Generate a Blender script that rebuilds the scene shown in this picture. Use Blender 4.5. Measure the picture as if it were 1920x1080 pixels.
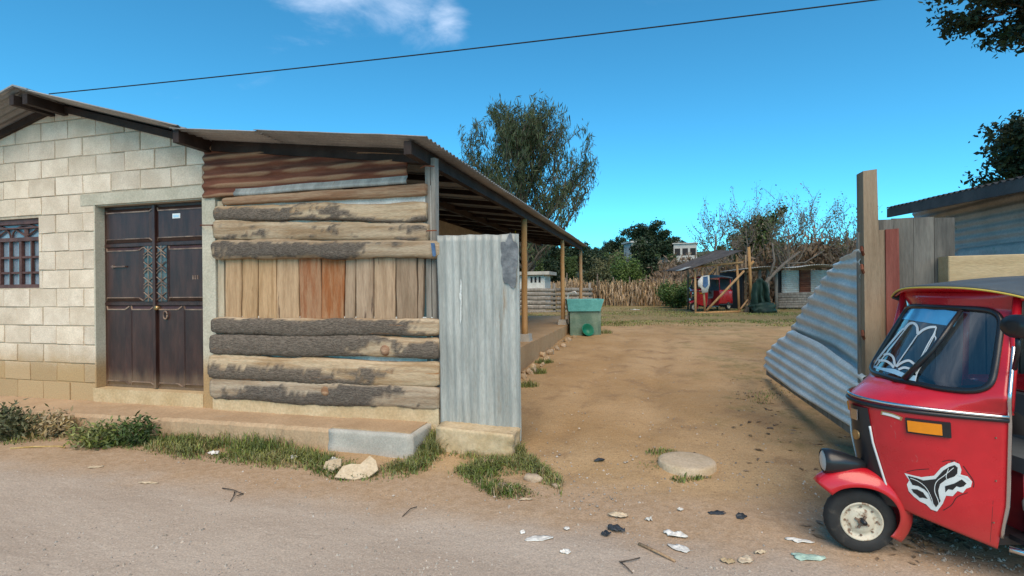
import bpy, bmesh, math, random
import numpy as np
from mathutils import Vector, Matrix, noise
from mathutils.bvhtree import BVHTree
from mathutils.geometry import delaunay_2d_cdt
R = math.radians
for o in list(bpy.data.objects): bpy.data.objects.remove(o)
sc = bpy.context.scene
COL = sc.collection

# ---------------------------------------------------------------- camera
F, CX, CY, EYE = 955., 960., 541., 1.65
ROLL, YAW = R(.55), R(15)
cr = Vector((math.cos(ROLL), 0, -math.sin(ROLL))); cu = Vector((math.sin(ROLL), 0, math.cos(ROLL))); cf = Vector((0, 1, 0))
EYEP = Vector((0, 0, EYE))
cam = bpy.data.cameras.new('camera'); cam.sensor_width = 36; cam.lens = F/1920*36; cam.clip_start = .05; cam.clip_end = 3000
cam.shift_y = (CY-540)/1920
co = bpy.data.objects.new('camera', cam); COL.objects.link(co)
m = Matrix.Identity(4)
for i, v in enumerate((cr, cu, -cf)):
    for j in range(3): m[j][i] = v[j]
m.translation = EYEP
co.matrix_world = m
sc.camera = co

# ---------------------------------------------------------------- sky, sun, exposure
SUN_EL, SUN_AZ = R(47), R(176)          # azimuth clockwise from +Y : hazy sun high behind the camera
wd = bpy.data.worlds.new('World'); sc.world = wd; wd.use_nodes = True
nt = wd.node_tree; nt.nodes.clear()
def wn(t, **k):
    n = nt.nodes.new(t)
    for a, b in k.items(): setattr(n, a, b)
    return n
sky = wn('ShaderNodeTexSky', sky_type='NISHITA', sun_disc=False, sun_elevation=SUN_EL, sun_rotation=SUN_AZ, altitude=2200, air_density=1.0, dust_density=.25, ozone_density=2.0)
tint = wn('ShaderNodeMix', data_type='RGBA', blend_type='MULTIPLY'); tint.inputs[0].default_value = 1
nt.links.new(sky.outputs[0], tint.inputs[6]); tint.inputs[7].default_value = (.32, 1.02, 1.11, 1)
tc = wn('ShaderNodeTexCoord')
mp = wn('ShaderNodeMapping'); mp.inputs['Scale'].default_value = (1, 1, 2.2); mp.inputs['Rotation'].default_value = (0, R(25), R(20))
nt.links.new(tc.outputs['Generated'], mp.inputs[0])
cn = wn('ShaderNodeTexNoise'); cn.inputs['Scale'].default_value = 5.5; cn.inputs['Detail'].default_value = 9; cn.inputs['Roughness'].default_value = .6; cn.inputs['Distortion'].default_value = .5
nt.links.new(mp.outputs[0], cn.inputs['Vector'])
# one wisp high above the yard; a few more of the same kind are strewn round the sky
def wisp(d, size):
    dp = wn('ShaderNodeVectorMath', operation='DISTANCE'); nt.links.new(tc.outputs['Generated'], dp.inputs[0])
    dp.inputs[1].default_value = Vector(d).normalized()
    mr = wn('ShaderNodeMapRange', interpolation_type='SMOOTHSTEP'); mr.inputs[1].default_value = size; mr.inputs[2].default_value = 0; mr.inputs[3].default_value = 0; mr.inputs[4].default_value = 1
    nt.links.new(dp.outputs['Value'], mr.inputs[0]); return mr.outputs[0]
def raydir(px, py): return cr*((px-CX)/F) + cf - cu*((py-CY)/F)
ws = [wisp(raydir(760, -25), .15), wisp(raydir(835, 30), .08), wisp(raydir(600, -60), .16), wisp((-.8, -.5, .5), .4), wisp((.5, -.8, .6), .35), wisp((-1, .3, .9), .3)]
acc = ws[0]
for w_ in ws[1:]:
    mx = wn('ShaderNodeMath', operation='MAXIMUM'); nt.links.new(acc, mx.inputs[0]); nt.links.new(w_, mx.inputs[1]); acc = mx.outputs[0]
ad = wn('ShaderNodeMath', operation='MULTIPLY_ADD'); nt.links.new(acc, ad.inputs[0]); ad.inputs[1].default_value = .5; nt.links.new(cn.outputs['Fac'], ad.inputs[2])
cm = wn('ShaderNodeMapRange', interpolation_type='SMOOTHSTEP'); cm.inputs[1].default_value = .62; cm.inputs[2].default_value = 1.25; cm.inputs[3].default_value = 0; cm.inputs[4].default_value = .6
nt.links.new(ad.outputs[0], cm.inputs[0])
cx = wn('ShaderNodeMix', data_type='RGBA'); nt.links.new(cm.outputs[0], cx.inputs[0]); nt.links.new(tint.outputs[2], cx.inputs[6]); cx.inputs[7].default_value = (7.2, 7.6, 8.6, 1)
bg = wn('ShaderNodeBackground'); bg.inputs[1].default_value = .135
nt.links.new(cx.outputs[2], bg.inputs[0])
wo = wn('ShaderNodeOutputWorld'); nt.links.new(bg.outputs[0], wo.inputs[0])
sl = bpy.data.lights.new('sun', 'SUN'); sl.energy = 2.7; sl.angle = R(55); sl.color = (1, .80, .58)
so = bpy.data.objects.new('sun', sl); COL.objects.link(so)
sd = Vector((math.sin(SUN_AZ)*math.cos(SUN_EL), math.cos(SUN_AZ)*math.cos(SUN_EL), math.sin(SUN_EL)))
so.rotation_euler = sd.to_track_quat('Z', 'Y').to_euler()
vs = sc.view_settings; vs.view_transform = 'Standard'; vs.look = 'None'; vs.gamma = 1; vs.use_curve_mapping = False; vs.exposure = .56
sc.render.engine = 'CYCLES'; sc.render.resolution_x = 1024; sc.render.resolution_y = 576

# ---------------------------------------------------------------- frames: s runs along the street, t into the yard, origin at the corner of the log wall
O = Vector((-.747, 5.3085, 0)); U = Vector((math.cos(YAW), -math.sin(YAW), 0)); V = Vector((math.sin(YAW), math.cos(YAW), 0))
def L2W(s, t, z=0): return O + U*s + V*t + Vector((0, 0, z))
def W2L(p): d = Vector(p)-O; return Vector((d.dot(U), d.dot(V), p[2]))
def on_t(px, py, t=0):
    d = raydir(px, py); return W2L(EYEP + d*(((O-EYEP).dot(V)+t)/d.dot(V)))
def on_s(px, py, s):
    d = raydir(px, py); return W2L(EYEP + d*(((O-EYEP).dot(U)+s)/d.dot(U)))
def at_depth(px, py, y): d = raydir(px, py); return EYEP + d*y
def sst(a, b, x): x = min(1, max(0, (x-a)/(b-a))); return x*x*(3-2*x)
HT = [-50, -1.5, -.6, 0, 4, 9, 20, 45]; HZ = [0, 0, .03, .085, .26, .43, .5, .6]
def hgl(s, t):
    z = float(np.interp(t, HT, HZ))
    if t > 32:
        k = t-32; x = s + .27*t
        z += 11*sst(0, 210, k)*(.75+.5*sst(-60, 90, x)) + 2.2*sst(0, 45, k)*sst(-10, 30, x)
    return z
def hgw(x, y): p = W2L((x, y, 0)); return hgl(p.x, p.y)
def gpix(px, py):
    z = 0
    d = raydir(px, py)
    for i in range(12):
        p = EYEP + d*((z-EYE)/d.z); z = hgw(p.x, p.y)
    return Vector((p.x, p.y, z))

# ---------------------------------------------------------------- materials
MAT = {}
def pm(name, a, b, scale=6, rough=.85, bump=.25, bscale=45, stretch=(1, 1, 1), spot=None, metal=0, spec=.3, contrast=(.35, .65), var=.12, attr=None, island=False, dust=None, detail=6, rrange=None, grain=.6):
    """a/b: two tones of the thing's own colour; spot=(colour, threshold, scale, softness); attr=(colour2a,colour2b): blended in by the 'mask' attribute"""
    mt = bpy.data.materials.new(name); mt.use_nodes = True; t = mt.node_tree; N = t.nodes; K = t.links
    bs = N['Principled BSDF']; bs.inputs['Roughness'].default_value = rough; bs.inputs['Metallic'].default_value = metal; bs.inputs['Specular IOR Level'].default_value = spec
    tcn = N.new('ShaderNodeTexCoord'); mpn = N.new('ShaderNodeMapping'); mpn.inputs['Scale'].default_value = stretch
    K.new(tcn.outputs['Object'], mpn.inputs[0])
    oi = N.new('ShaderNodeObjectInfo'); mw = N.new('ShaderNodeMath'); mw.operation = 'MULTIPLY'; mw.inputs[1].default_value = 37.; K.new(oi.outputs['Random'], mw.inputs[0])
    def noi(sc_, det=detail, ro=.6):
        n = N.new('ShaderNodeTexNoise'); n.noise_dimensions = '4D'; n.inputs['Scale'].default_value = sc_; n.inputs['Detail'].default_value = det; n.inputs['Roughness'].default_value = ro
        K.new(mpn.outputs[0], n.inputs['Vector']); K.new(mw.outputs[0], n.inputs['W']); return n.outputs['Fac']
    def rng(f, lo, hi, o0=0., o1=1.):
        r_ = N.new('ShaderNodeMapRange'); r_.interpolation_type = 'SMOOTHSTEP'
        for i_, v_ in enumerate((lo, hi, o0, o1)): r_.inputs[i_+1].default_value = v_
        K.new(f, r_.inputs[0]); return r_.outputs[0]
    def mix(f, c1, c2, mode='MIX'):
        x = N.new('ShaderNodeMix'); x.data_type = 'RGBA'; x.blend_type = mode
        if isinstance(f, float): x.inputs[0].default_value = f
        else: K.new(f, x.inputs[0])
        for i_, c_ in ((6, c1), (7, c2)):
            if isinstance(c_, tuple): x.inputs[i_].default_value = (*c_, 1)
            else: K.new(c_, x.inputs[i_])
        return x.outputs[2]
    n1 = noi(scale)
    c = mix(rng(n1, *contrast), a, b)
    nf = noi(bscale, 4)
    if attr:
        at = N.new('ShaderNodeAttribute'); at.attribute_name = 'mask'
        c = mix(at.outputs['Fac'], c, mix(rng(nf, .38, .62), attr[0], attr[1]))
    if spot:
        c = mix(rng(noi(spot[2], 8, .65), spot[1], spot[1]+(spot[3] if len(spot) > 3 else .06)), c, spot[0])
    if dust:   # (colour, z low, z high): splashed earth up to a ragged line
        g = N.new('ShaderNodeNewGeometry'); sx = N.new('ShaderNodeSeparateXYZ'); K.new(g.outputs['Position'], sx.inputs[0])
        ma = N.new('ShaderNodeMath'); ma.operation = 'MULTIPLY_ADD'; K.new(noi(3.), ma.inputs[0]); ma.inputs[1].default_value = -.35; K.new(sx.outputs[2], ma.inputs[2])
        c = mix(rng(ma.outputs[0], dust[2]-.17, dust[1]-.17, 1., 0.), c, dust[0])
    vv = N.new('ShaderNodeHueSaturation')
    rsrc = oi.outputs['Random']
    if island:
        g2 = N.new('ShaderNodeNewGeometry'); rsrc = g2.outputs['Random Per Island']
    r1 = N.new('ShaderNodeMapRange'); r1.inputs[3].default_value = 1-var; r1.inputs[4].default_value = 1+var; K.new(rsrc, r1.inputs[0]); K.new(r1.outputs[0], vv.inputs['Value'])
    fr_ = N.new('ShaderNodeMath'); fr_.operation = 'MULTIPLY'; fr_.inputs[1].default_value = 13.7; K.new(rsrc, fr_.inputs[0]); ff = N.new('ShaderNodeMath'); ff.operation = 'FRACT'; K.new(fr_.outputs[0], ff.inputs[0])
    r2 = N.new('ShaderNodeMapRange'); r2.inputs[3].default_value = 1-var*.6; r2.inputs[4].default_value = 1+var*.5; K.new(ff.outputs[0], r2.inputs[0]); K.new(r2.outputs[0], vv.inputs['Saturation'])
    K.new(c, vv.inputs['Color']); fine = mix(rng(nf, .25, .75), (.68, .68, .68), (1.18, 1.18, 1.18)); c = mix(grain, vv.outputs[0], fine, 'MULTIPLY')
    K.new(c, bs.inputs['Base Color'])
    if rrange: K.new(rng(noi(scale*1.7), .3, .7, rrange[0], rrange[1]), bs.inputs['Roughness'])
    if bump:
        bp = N.new('ShaderNodeBump'); bp.inputs['Strength'].default_value = bump; bp.inputs['Distance'].default_value = .01
        K.new(nf, bp.inputs['Height']); K.new(bp.outputs[0], bs.inputs['Normal'])
    MAT[name] = mt; return mt
pm('block', (.60, .495, .375), (.74, .63, .495), 3.2, bump=.35, bscale=70, spot=((.42, .36, .28), .63, 5, .2), var=.10, dust=((.45, .31, .165), 1.0, .58))
pm('mortar', (.44, .375, .285), (.55, .475, .365), 8, bump=.5, bscale=60, dust=((.45, .31, .165), 1.0, .58))
pm('concrete', (.40, .36, .28), (.52, .48, .38), 3, bump=.35, bscale=60, spot=((.26, .25, .19), .6, 4, .15))
pm('jamb', (.50, .46, .35), (.60, .55, .43), 3, bump=.3, bscale=50, spot=((.33, .31, .23), .62, 6, .1), dust=((.46, .29, .13), .95, .6))
pm('greycement', (.40, .38, .33), (.54, .50, .43), 2.5, bump=.35, bscale=70, spot=((.36, .28, .18), .6, 3, .2))
pm('walk', (.42, .28, .16), (.50, .345, .205), 2.2, bump=.4, bscale=50, spot=((.40, .33, .24), .6, 3, .2))
pm('plinth', (.46, .335, .19), (.55, .425, .265), 3, bump=.3, bscale=40, spot=((.48, .45, .39), .64, 3, .1))
pm('door', (.030, .012, .010), (.062, .026, .019), 3.5, rough=.38, bump=.12, bscale=25, stretch=(3, 3, .6), spot=((.10, .06, .045), .66, 6, .2), spec=.5, dust=((.20, .13, .08), .70, .40), var=.05)
pm('doortrim', (.10, .055, .04), (.30, .20, .14), 5, rough=.42, bump=.1, spec=.5, var=.1)  # lighter brown than the door: highlights on the mouldings put into the colour
pm('winframe', (.075, .035, .03), (.12, .06, .05), 8, rough=.5)
pm('doorglass', (.05, .065, .075), (.09, .11, .125), 4, rough=.15, bump=0, spec=.6)
pm('glass_dull', (.17, .22, .27), (.24, .29, .35), 4, rough=.12, bump=0, spec=.6)
pm('brass', (.45, .30, .12), (.55, .38, .18), 20, rough=.35, metal=.8)
pm('log', (.33, .22, .125), (.50, .385, .26), 3.0, grain=1., bump=.5, bscale=40, stretch=(.5, 6, 6), spot=((.34, .155, .06), .62, 2.2, .08), attr=((.085, .066, .05), (.18, .145, .115)), var=.2)
pm('log_red', grain=1., a=(.25, .13, .07), b=(.40, .27, .17), scale=3, bump=.5, bscale=30, stretch=(.5, 7, 7), attr=((.11, .075, .05), (.20, .14, .10)), var=.1)
pm('plank', (.29, .185, .105), (.44, .30, .185), 4, bump=.35, bscale=30, stretch=(5, 5, .45), spot=((.13, .08, .05), .60, 3.6, .07), contrast=(.3, .65), var=.26)
pm('plank_orange', (.30, .105, .035), (.38, .20, .10), 3.5, bump=.35, bscale=30, stretch=(4, 4, .6), contrast=(.4, .62), spot=((.40, .27, .16), .60, 2.5, .15), var=.08)
pm('greywood', (.17, .15, .125), (.29, .265, .23), 3, bump=.4, bscale=30, stretch=(5, 5, .4), spot=((.09, .08, .07), .62, 3, .1))
pm('paleplank', (.42, .33, .22), (.50, .42, .30), 3, bump=.35, bscale=30, stretch=(5, 5, .4))
pm('post', (.40, .22, .09), (.52, .31, .15), 3, bump=.3, bscale=30, stretch=(5, 5, .4), spot=((.25, .14, .07), .64, 3, .1))
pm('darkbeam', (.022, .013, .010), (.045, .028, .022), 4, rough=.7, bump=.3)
pm('rust', (.115, .034, .018), (.20, .067, .032), 2.0, rough=.8, bump=.2, bscale=50, stretch=(.8, 2, 4), spot=((.25, .13, .07), .62, 2.2, .12), attr=((.36, .21, .115), (.27, .135, .07)))
pm('galv', (.28, .29, .27), (.42, .43, .40), 2.2, rough=.6, metal=.05, bump=.12, bscale=30, stretch=(5, 1, .5), spot=((.24, .18, .12), .60, 1.6, .14), var=.06, rrange=(.38, .62))
pm('galv_gate', (.58, .59, .56), (.70, .71, .68), 2.5, rough=.6, metal=.0, bump=.1, spot=((.36, .40, .41), .62, 2.5, .2), var=.05, rrange=(.3, .55))
pm('roofzinc', (.24, .24, .235), (.37, .365, .355), 1.2, rough=.55, metal=.2, bump=.15, spot=((.20, .13, .09), .62, 1.5, .15), var=.05)
pm('darkroof', (.055, .05, .05), (.10, .09, .085), 3, rough=.7, metal=.1)
pm('oldzinc', (.38, .39, .365), (.52, .52, .48), 1.8, rough=.65, metal=.0, bump=.15, spot=((.17, .30, .22), .66, 3.5, .05))
pm('greybrownwood', (.05, .05, .048), (.19, .178, .155), 2.2, bump=.4, bscale=30, stretch=(3, 3, .35), contrast=(.3, .7), spot=((.05, .05, .047), .54, 1.6, .12))
pm('redwood', (.19, .06, .048), (.26, .095, .075), 3, bump=.3, stretch=(5, 5, .4))
pm('tanpost', (.21, .145, .09), (.30, .22, .145), 3, bump=.35, stretch=(5, 5, .4), spot=((.15, .12, .09), .64, 3, .1))
pm('yellowwood', (.43, .31, .17), (.52, .39, .23), 2.5, bump=.3, stretch=(.6, 4, 4), spot=((.33, .22, .10), .66, 5, .06))
pm('stone', (.47, .34, .18), (.58, .45, .28), 4, bump=.5, bscale=30, spot=((.34, .25, .14), .6, 7, .1))
pm('rock', (.36, .255, .155), (.48, .36, .235), 5, bump=.4, var=.3)
pm('card', (.50, .39, .26), (.60, .49, .35), 8, bump=.2)
pm('white_plastic', (.62, .60, .55), (.75, .73, .68), 10, rough=.5, bump=.1)
pm('black_plastic', (.022, .028, .036), (.05, .058, .07), 12, rough=.45, bump=.1)
pm('mint', (.40, .56, .47), (.50, .64, .55), 9, rough=.6, bump=.1)
pm('stick', (.30, .19, .11), (.48, .33, .20), 20, bump=.3)
pm('straw', (.40, .28, .13), (.55, .41, .22), 6, bump=.2, island=True, var=.3)
pm('darktwig', (.06, .045, .035), (.12, .09, .07), 20, bump=.2)
pm('bark', (.085, .065, .05), (.16, .13, .10), 6, bump=.6, bscale=25, stretch=(3, 3, .7))
pm('greybark', (.13, .105, .085), (.22, .185, .15), 6, bump=.5, bscale=25, stretch=(3, 3, .7))
def leafmat(name, a, b, var=.3, rough=.6):
    m_ = pm(name, a, b, 1.2, rough=rough, bump=0, island=True, var=var)
    return m_
leafmat('lf_casuarina', (.036, .056, .024), (.070, .092, .038))
leafmat('lf_dark', (.016, .032, .014), (.034, .056, .022))
leafmat('lf_mid', (.05, .085, .022), (.085, .12, .036))
leafmat('lf_olive', (.075, .085, .035), (.12, .12, .055))
leafmat('lf_bright', (.065, .115, .025), (.10, .15, .04))
leafmat('lf_brown', (.13, .085, .05), (.22, .155, .10))
leafmat('lf_blue', (.045, .075, .045), (.07, .105, .06))
leafmat('grass_green', (.105, .155, .032), (.25, .245, .085), .35)
leafmat('grass_dry', (.30, .215, .10), (.42, .32, .17), .3)
leafmat('corn_dry', (.29, .185, .095), (.44, .31, .18), .35)
pm('teal', (.09, .33, .32), (.13, .42, .40), 5, rough=.6, bump=.15)
pm('tealdark', (.12, .20, .15), (.22, .30, .23), 3, bump=.3, spot=((.33, .28, .19), .60, 3, .15))
pm('green_plastic', (.008, .14, .085), (.014, .19, .115), 6, rough=.4, bump=.05)
pm('tarp', (.010, .028, .022), (.018, .048, .034), 4, rough=.6)
pm('whitewash', (.55, .53, .48), (.68, .66, .60), 4, bump=.2)
pm('farwall', (.40, .40, .38), (.52, .50, .46), 3)
pm('darkopen', (.02, .02, .022), (.03, .03, .032), 3)
pm('bluecloth', (.05, .11, .22), (.08, .16, .30), 5)
pm('wire', (.012, .014, .016), (.02, .02, .02), 5, bump=0)
pm('rope', (.45, .42, .05), (.55, .50, .08), 20)
# tuk-tuk
def glossy(name, col, rough=.3, coat=.4, metal=0, spec=.5, grime=None, dust=None):
    m_ = pm(name, tuple(c*.93 for c in col), col, 3, rough=rough, bump=.02, bscale=12, metal=metal, spec=spec, spot=grime, var=.02, rrange=(rough*.8, rough*1.35), dust=dust, grain=.2)
    m_.node_tree.nodes['Principled BSDF'].inputs['Coat Weight'].default_value = coat; m_.node_tree.nodes['Principled BSDF'].inputs['Coat Roughness'].default_value = .06
    return m_
glossy('redpaint', (.58, .012, .022), .28, .5, grime=((.40, .06, .045), .62, 4.5, .2), dust=((.42, .035, .03), .46, .10))
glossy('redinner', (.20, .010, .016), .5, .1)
glossy('orangered', (.66, .10, .05), .4, .2)
glossy('blacktrim', (.014, .015, .018), .35, .1)
glossy('rubber', (.022, .022, .022), .75, 0, grime=((.13, .105, .08), .56, 6, .2))
glossy('chrome', (.66, .66, .67), .22, 0, metal=1.)
glossy('rimcream', (.60, .54, .42), .45, .1, grime=((.20, .10, .05), .54, 16, .1))
glossy('rustyhub', (.20, .13, .09), .6, 0)
glossy('amber', (.85, .27, .01), .2, .5)
glossy('vinyl', (.085, .10, .11), .6, .05, grime=((.17, .17, .16), .58, 3, .2))
glossy('yellowpipe', (.68, .50, .09), .5, 0)
glossy('decalwhite', (.72, .75, .74), .4, .1)
glossy('decalblue', (.42, .66, .82), .4, .2)
glossy('bandblue', (.10, .36, .62), .15, .4)
glossy('lensglass', (.45, .47, .47), .12, .5)
def glassmat(name, tintc, ior):
    mt = bpy.data.materials.new(name); mt.use_nodes = True; t = mt.node_tree; t.nodes.clear()
    o_ = t.nodes.new('ShaderNodeOutputMaterial'); x = t.nodes.new('ShaderNodeMixShader'); g = t.nodes.new('ShaderNodeBsdfGlossy'); tr = t.nodes.new('ShaderNodeBsdfTransparent'); fr = t.nodes.new('ShaderNodeFresnel')
    g.inputs['Roughness'].default_value = .02; tr.inputs[0].default_value = (*tintc, 1); fr.inputs[0].default_value = ior
    t.links.new(fr.outputs[0], x.inputs[0]); t.links.new(tr.outputs[0], x.inputs[1]); t.links.new(g.outputs[0], x.inputs[2]); t.links.new(x.outputs[0], o_.inputs[0]); MAT[name] = mt
glassmat('windscreen', (.36, .46, .58), 2.15)

def ground_mat():
    mt = bpy.data.materials.new('earth'); mt.use_nodes = True; t = mt.node_tree; N = t.nodes; K = t.links; bs = N['Principled BSDF']
    bs.inputs['Roughness'].default_value = .95; bs.inputs['Specular IOR Level'].default_value = .15
    g = N.new('ShaderNodeTexCoord'); P = g.outputs['Object']      # object space = street frame (s, t, z)
    sx = N.new('ShaderNodeSeparateXYZ'); K.new(P, sx.inputs[0]); S_, T_ = sx.outputs[0], sx.outputs[1]
    def noi(sc_, det=8, ro=.6, st=(1, 1, 1)):
        mp_ = N.new('ShaderNodeMapping'); mp_.inputs['Scale'].default_value = st; K.new(P, mp_.inputs[0])
        n = N.new('ShaderNodeTexNoise'); n.inputs['Scale'].default_value = sc_; n.inputs['Detail'].default_value = det; n.inputs['Roughness'].default_value = ro; K.new(mp_.outputs[0], n.inputs['Vector']); return n.outputs['Fac']
    def rng(f, lo, hi, o0=0., o1=1.):
        r_ = N.new('ShaderNodeMapRange'); r_.interpolation_type = 'SMOOTHSTEP'
        for i_, v_ in enumerate((lo, hi, o0, o1)): r_.inputs[i_+1].default_value = v_
        K.new(f, r_.inputs[0]); return r_.outputs[0]
    def mth(op, a, b=None, c=None):
        n = N.new('ShaderNodeMath'); n.operation = op
        for i_, v_ in enumerate((a, b, c)):
            if v_ is None: continue
            if isinstance(v_, (int, float)): n.inputs[i_].default_value = v_
            else: K.new(v_, n.inputs[i_])
        return n.outputs[0]
    def mix(f, c1, c2, mode='MIX'):
        x = N.new('ShaderNodeMix'); x.data_type = 'RGBA'; x.blend_type = mode
        if isinstance(f, (int, float)): x.inputs[0].default_value = f
        else: K.new(f, x.inputs[0])
        for i_, c_ in ((6, c1), (7, c2)):
            if isinstance(c_, tuple): x.inputs[i_].default_value = (*c_, 1)
            else: K.new(c_, x.inputs[i_])
        return x.outputs[2]
    big, med, fine, grit = noi(.55), noi(2.6), noi(14), noi(75, 5, .7)
    dirt = mix(rng(big, .35, .65), (.40, .255, .125), (.51, .345, .19))
    dirt = mix(rng(med, .48, .75), dirt, (.31, .20, .11))
    dirt = mix(rng(noi(5, 6, .7), .62, .75), dirt, (.50, .37, .24))
    # packed gravel road
    road = mix(rng(noi(1.2, 6, .6, (.5, 2, 1)), .3, .7), (.45, .36, .285), (.54, .445, .36))
    road = mix(rng(noi(26, 5, .75), .60, .70), road, (.29, .24, .20))
    road = mix(rng(noi(36, 4, .75), .60, .66), road, (.62, .55, .46))
    dirt = mix(rng(noi(30, 5, .75), .59, .66), dirt, (.27, .17, .09))
    dirt = mix(rng(noi(22, 5, .75), .63, .68), dirt, (.58, .45, .30))
    shoulder = mix(rng(fine, .35, .65), (.43, .295, .185), (.49, .35, .235))
    tt = mth('MULTIPLY_ADD', mth('SUBTRACT', med, .5), .55, mth('MULTIPLY_ADD', mth('SUBTRACT', big, .5), .7, T_))
    c = mix(rng(tt, -1.0, -.4), shoulder, dirt)
    c = mix(rng(tt, -1.75, -1.2), road, c)
    # worn turf: far end of the yard, right side below the fence, patches
    far = rng(mth('MULTIPLY_ADD', mth('SUBTRACT', noi(.9, 6, .65), .5), 16., T_), 10.5, 14.5)
    patch = rng(mth('MULTIPLY_ADD', rng(S_, 1.6, 3.3), .2, noi(1.5, 7, .7)), .66, .82)
    gm = mth('MAXIMUM', mth('MULTIPLY', far, .8), mth('MULTIPLY', mth('MULTIPLY', patch, rng(T_, -.2, .8)), .5))
    gm = mth('MULTIPLY', gm, rng(noi(9, 6, .7), .3, .6))
    c = mix(gm, c, mix(rng(noi(11, 5), .4, .6), (.115, .125, .04), (.235, .195, .08)))
    field = rng(T_, 27, 33)
    c = mix(field, c, mix(rng(noi(.25, 6), .4, .6), (.22, .125, .06), (.30, .20, .10)))
    hillg = rng(T_, 55, 75)
    c = mix(hillg, c, mix(rng(noi(.09, 8, .65), .4, .6), (.035, .05, .02), (.11, .10, .05)))
    c = mix(.75, c, mix(rng(grit, .3, .7), (.63, .63, .62), (1.10, 1.09, 1.06)), 'MULTIPLY')
    K.new(c, bs.inputs['Base Color'])
    b1 = N.new('ShaderNodeBump'); b1.inputs['Strength'].default_value = .5; b1.inputs['Distance'].default_value = .025; K.new(fine, b1.inputs['Height'])
    b2 = N.new('ShaderNodeBump'); b2.inputs['Strength'].default_value = .45; b2.inputs['Distance'].default_value = .008; K.new(grit, b2.inputs['Height']); K.new(b1.outputs[0], b2.inputs['Normal']); K.new(b2.outputs[0], bs.inputs['Normal'])
    MAT['earth'] = mt
ground_mat()

# ---------------------------------------------------------------- mesh helpers
class MB:
    def __init__(s): s.v = []; s.f = []; s.mask = None
    def add(s, vs_, fs): n = len(s.v); s.v += [tuple(v) for v in vs_]; s.f += [tuple(n+i for i in f) for f in fs]; return s
    def box(s, x0, x1, y0, y1, z0, z1, jit=0, rnd=random):
        c = [(x, y, z) for x in (x0, x1) for y in (y0, y1) for z in (z0, z1)]
        if jit: c = [tuple(q+rnd.uniform(-jit, jit) for q in p) for p in c]
        return s.add(c, [(0, 1, 3, 2), (4, 6, 7, 5), (0, 4, 5, 1), (2, 3, 7, 6), (0, 2, 6, 4), (1, 5, 7, 3)])
    def obox(s, a, b, w, h, up=(0, 0, 1)):
        """bar from a to b, w wide and h high"""
        a, b = Vector(a), Vector(b); d = (b-a).normalized(); u_ = Vector(up)
        if abs(d.dot(u_)) > .98: u_ = Vector((0, 1, 0))
        x = d.cross(u_).normalized()*(w/2); y = x.cross(d).normalized()*(h/2)
        return s.add([p+i*x+j*y for p in (a, b) for i, j in ((-1, -1), (1, -1), (1, 1), (-1, 1))], [(3, 2, 1, 0), (4, 5, 6, 7), (0, 1, 5, 4), (1, 2, 6, 5), (2, 3, 7, 6), (3, 0, 4, 7)])
    def tube(s, pts, rad, n=8, cap=True):
        pts = [Vector(p) for p in pts]; k = len(pts)
        if not isinstance(rad, (list, tuple)): rad = [rad]*k
        ref = None; base = len(s.v)
        for i, p in enumerate(pts):
            d = (pts[min(i+1, k-1)]-pts[max(i-1, 0)])
            d = d.normalized() if d.length > 1e-9 else Vector((0, 0, 1))
            if ref is None: ref = Vector((0, 0, 1)) if abs(d.z) < .9 else Vector((1, 0, 0))
            x = d.cross(ref).normalized(); y = x.cross(d).normalized(); ref = y
            for j in range(n):
                a = 2*math.pi*j/n; s.v.append(tuple(p+x*(rad[i]*math.cos(a))+y*(rad[i]*math.sin(a))))
        for i in range(k-1):
            for j in range(n):
                a, b = base+i*n+j, base+i*n+(j+1) % n; s.f.append((a, b, b+n, a+n))
        if cap: s.f.append(tuple(base+j for j in range(n))[::-1]); s.f.append(tuple(base+(k-1)*n+j for j in range(n)))
        return s
    def grid(s, fn, nu, nv, wrap=False):
        b = len(s.v)
        for i in range(nu+1):
            for j in range(nv+1): s.v.append(tuple(fn(i/nu, j/nv)))
        for i in range(nu):
            for j in range(nv): a = b+i*(nv+1)+j; s.f.append((a, a+nv+1, a+nv+2, a+1))
        return s
    def prism(s, poly, d0, d1, inset=0., ax='y'):
        """polygon in (x,z) pushed from y=d0 (back) to y=d1 (front), front face optionally inset for a chamfer"""
        c = (sum(p[0] for p in poly)/len(poly), sum(p[1] for p in poly)/len(poly)); n = len(poly)
        def ins(p):
            dx, dz = p[0]-c[0], p[1]-c[1]; return (p[0]-math.copysign(min(inset, abs(dx)), dx), p[1]-math.copysign(min(inset, abs(dz)), dz))
        rings = [[(p[0], d0, p[1]) for p in poly]]
        if inset: rings.append([(p[0], d1+(inset if d1 < d0 else -inset), p[1]) for p in poly]); rings.append([(ins(p)[0], d1, ins(p)[1]) for p in poly])
        else: rings.append([(p[0], d1, p[1]) for p in poly])
        b = len(s.v)
        for r_ in rings: s.v += r_
        for k in range(len(rings)-1):
            for i in range(n): j = (i+1) % n; s.f.append((b+k*n+i, b+k*n+j, b+(k+1)*n+j, b+(k+1)*n+i))
        s.f.append(tuple(b+i for i in range(n))[::-1]); s.f.append(tuple(b+(len(rings)-1)*n+i for i in range(n)))
        return s
    def mesh(s, name, mat, smooth=False):
        me = bpy.data.meshes.new(name); me.from_pydata(s.v, [], s.f)
        if s.mask is not None:
            at = me.attributes.new('mask', 'FLOAT', 'POINT'); at.data.foreach_set('value', s.mask)
        bm = bmesh.new(); bm.from_mesh(me); bmesh.ops.recalc_face_normals(bm, faces=bm.faces); bm.to_mesh(me); bm.free()
        me.materials.append(MAT[mat])
        if smooth: me.polygons.foreach_set('use_smooth', [True]*len(me.polygons))
        return me
    def build(s, name, mat, parent=None, smooth=False, solid=0): return link(name, s.mesh(name, mat, smooth), parent, solid)
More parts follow.
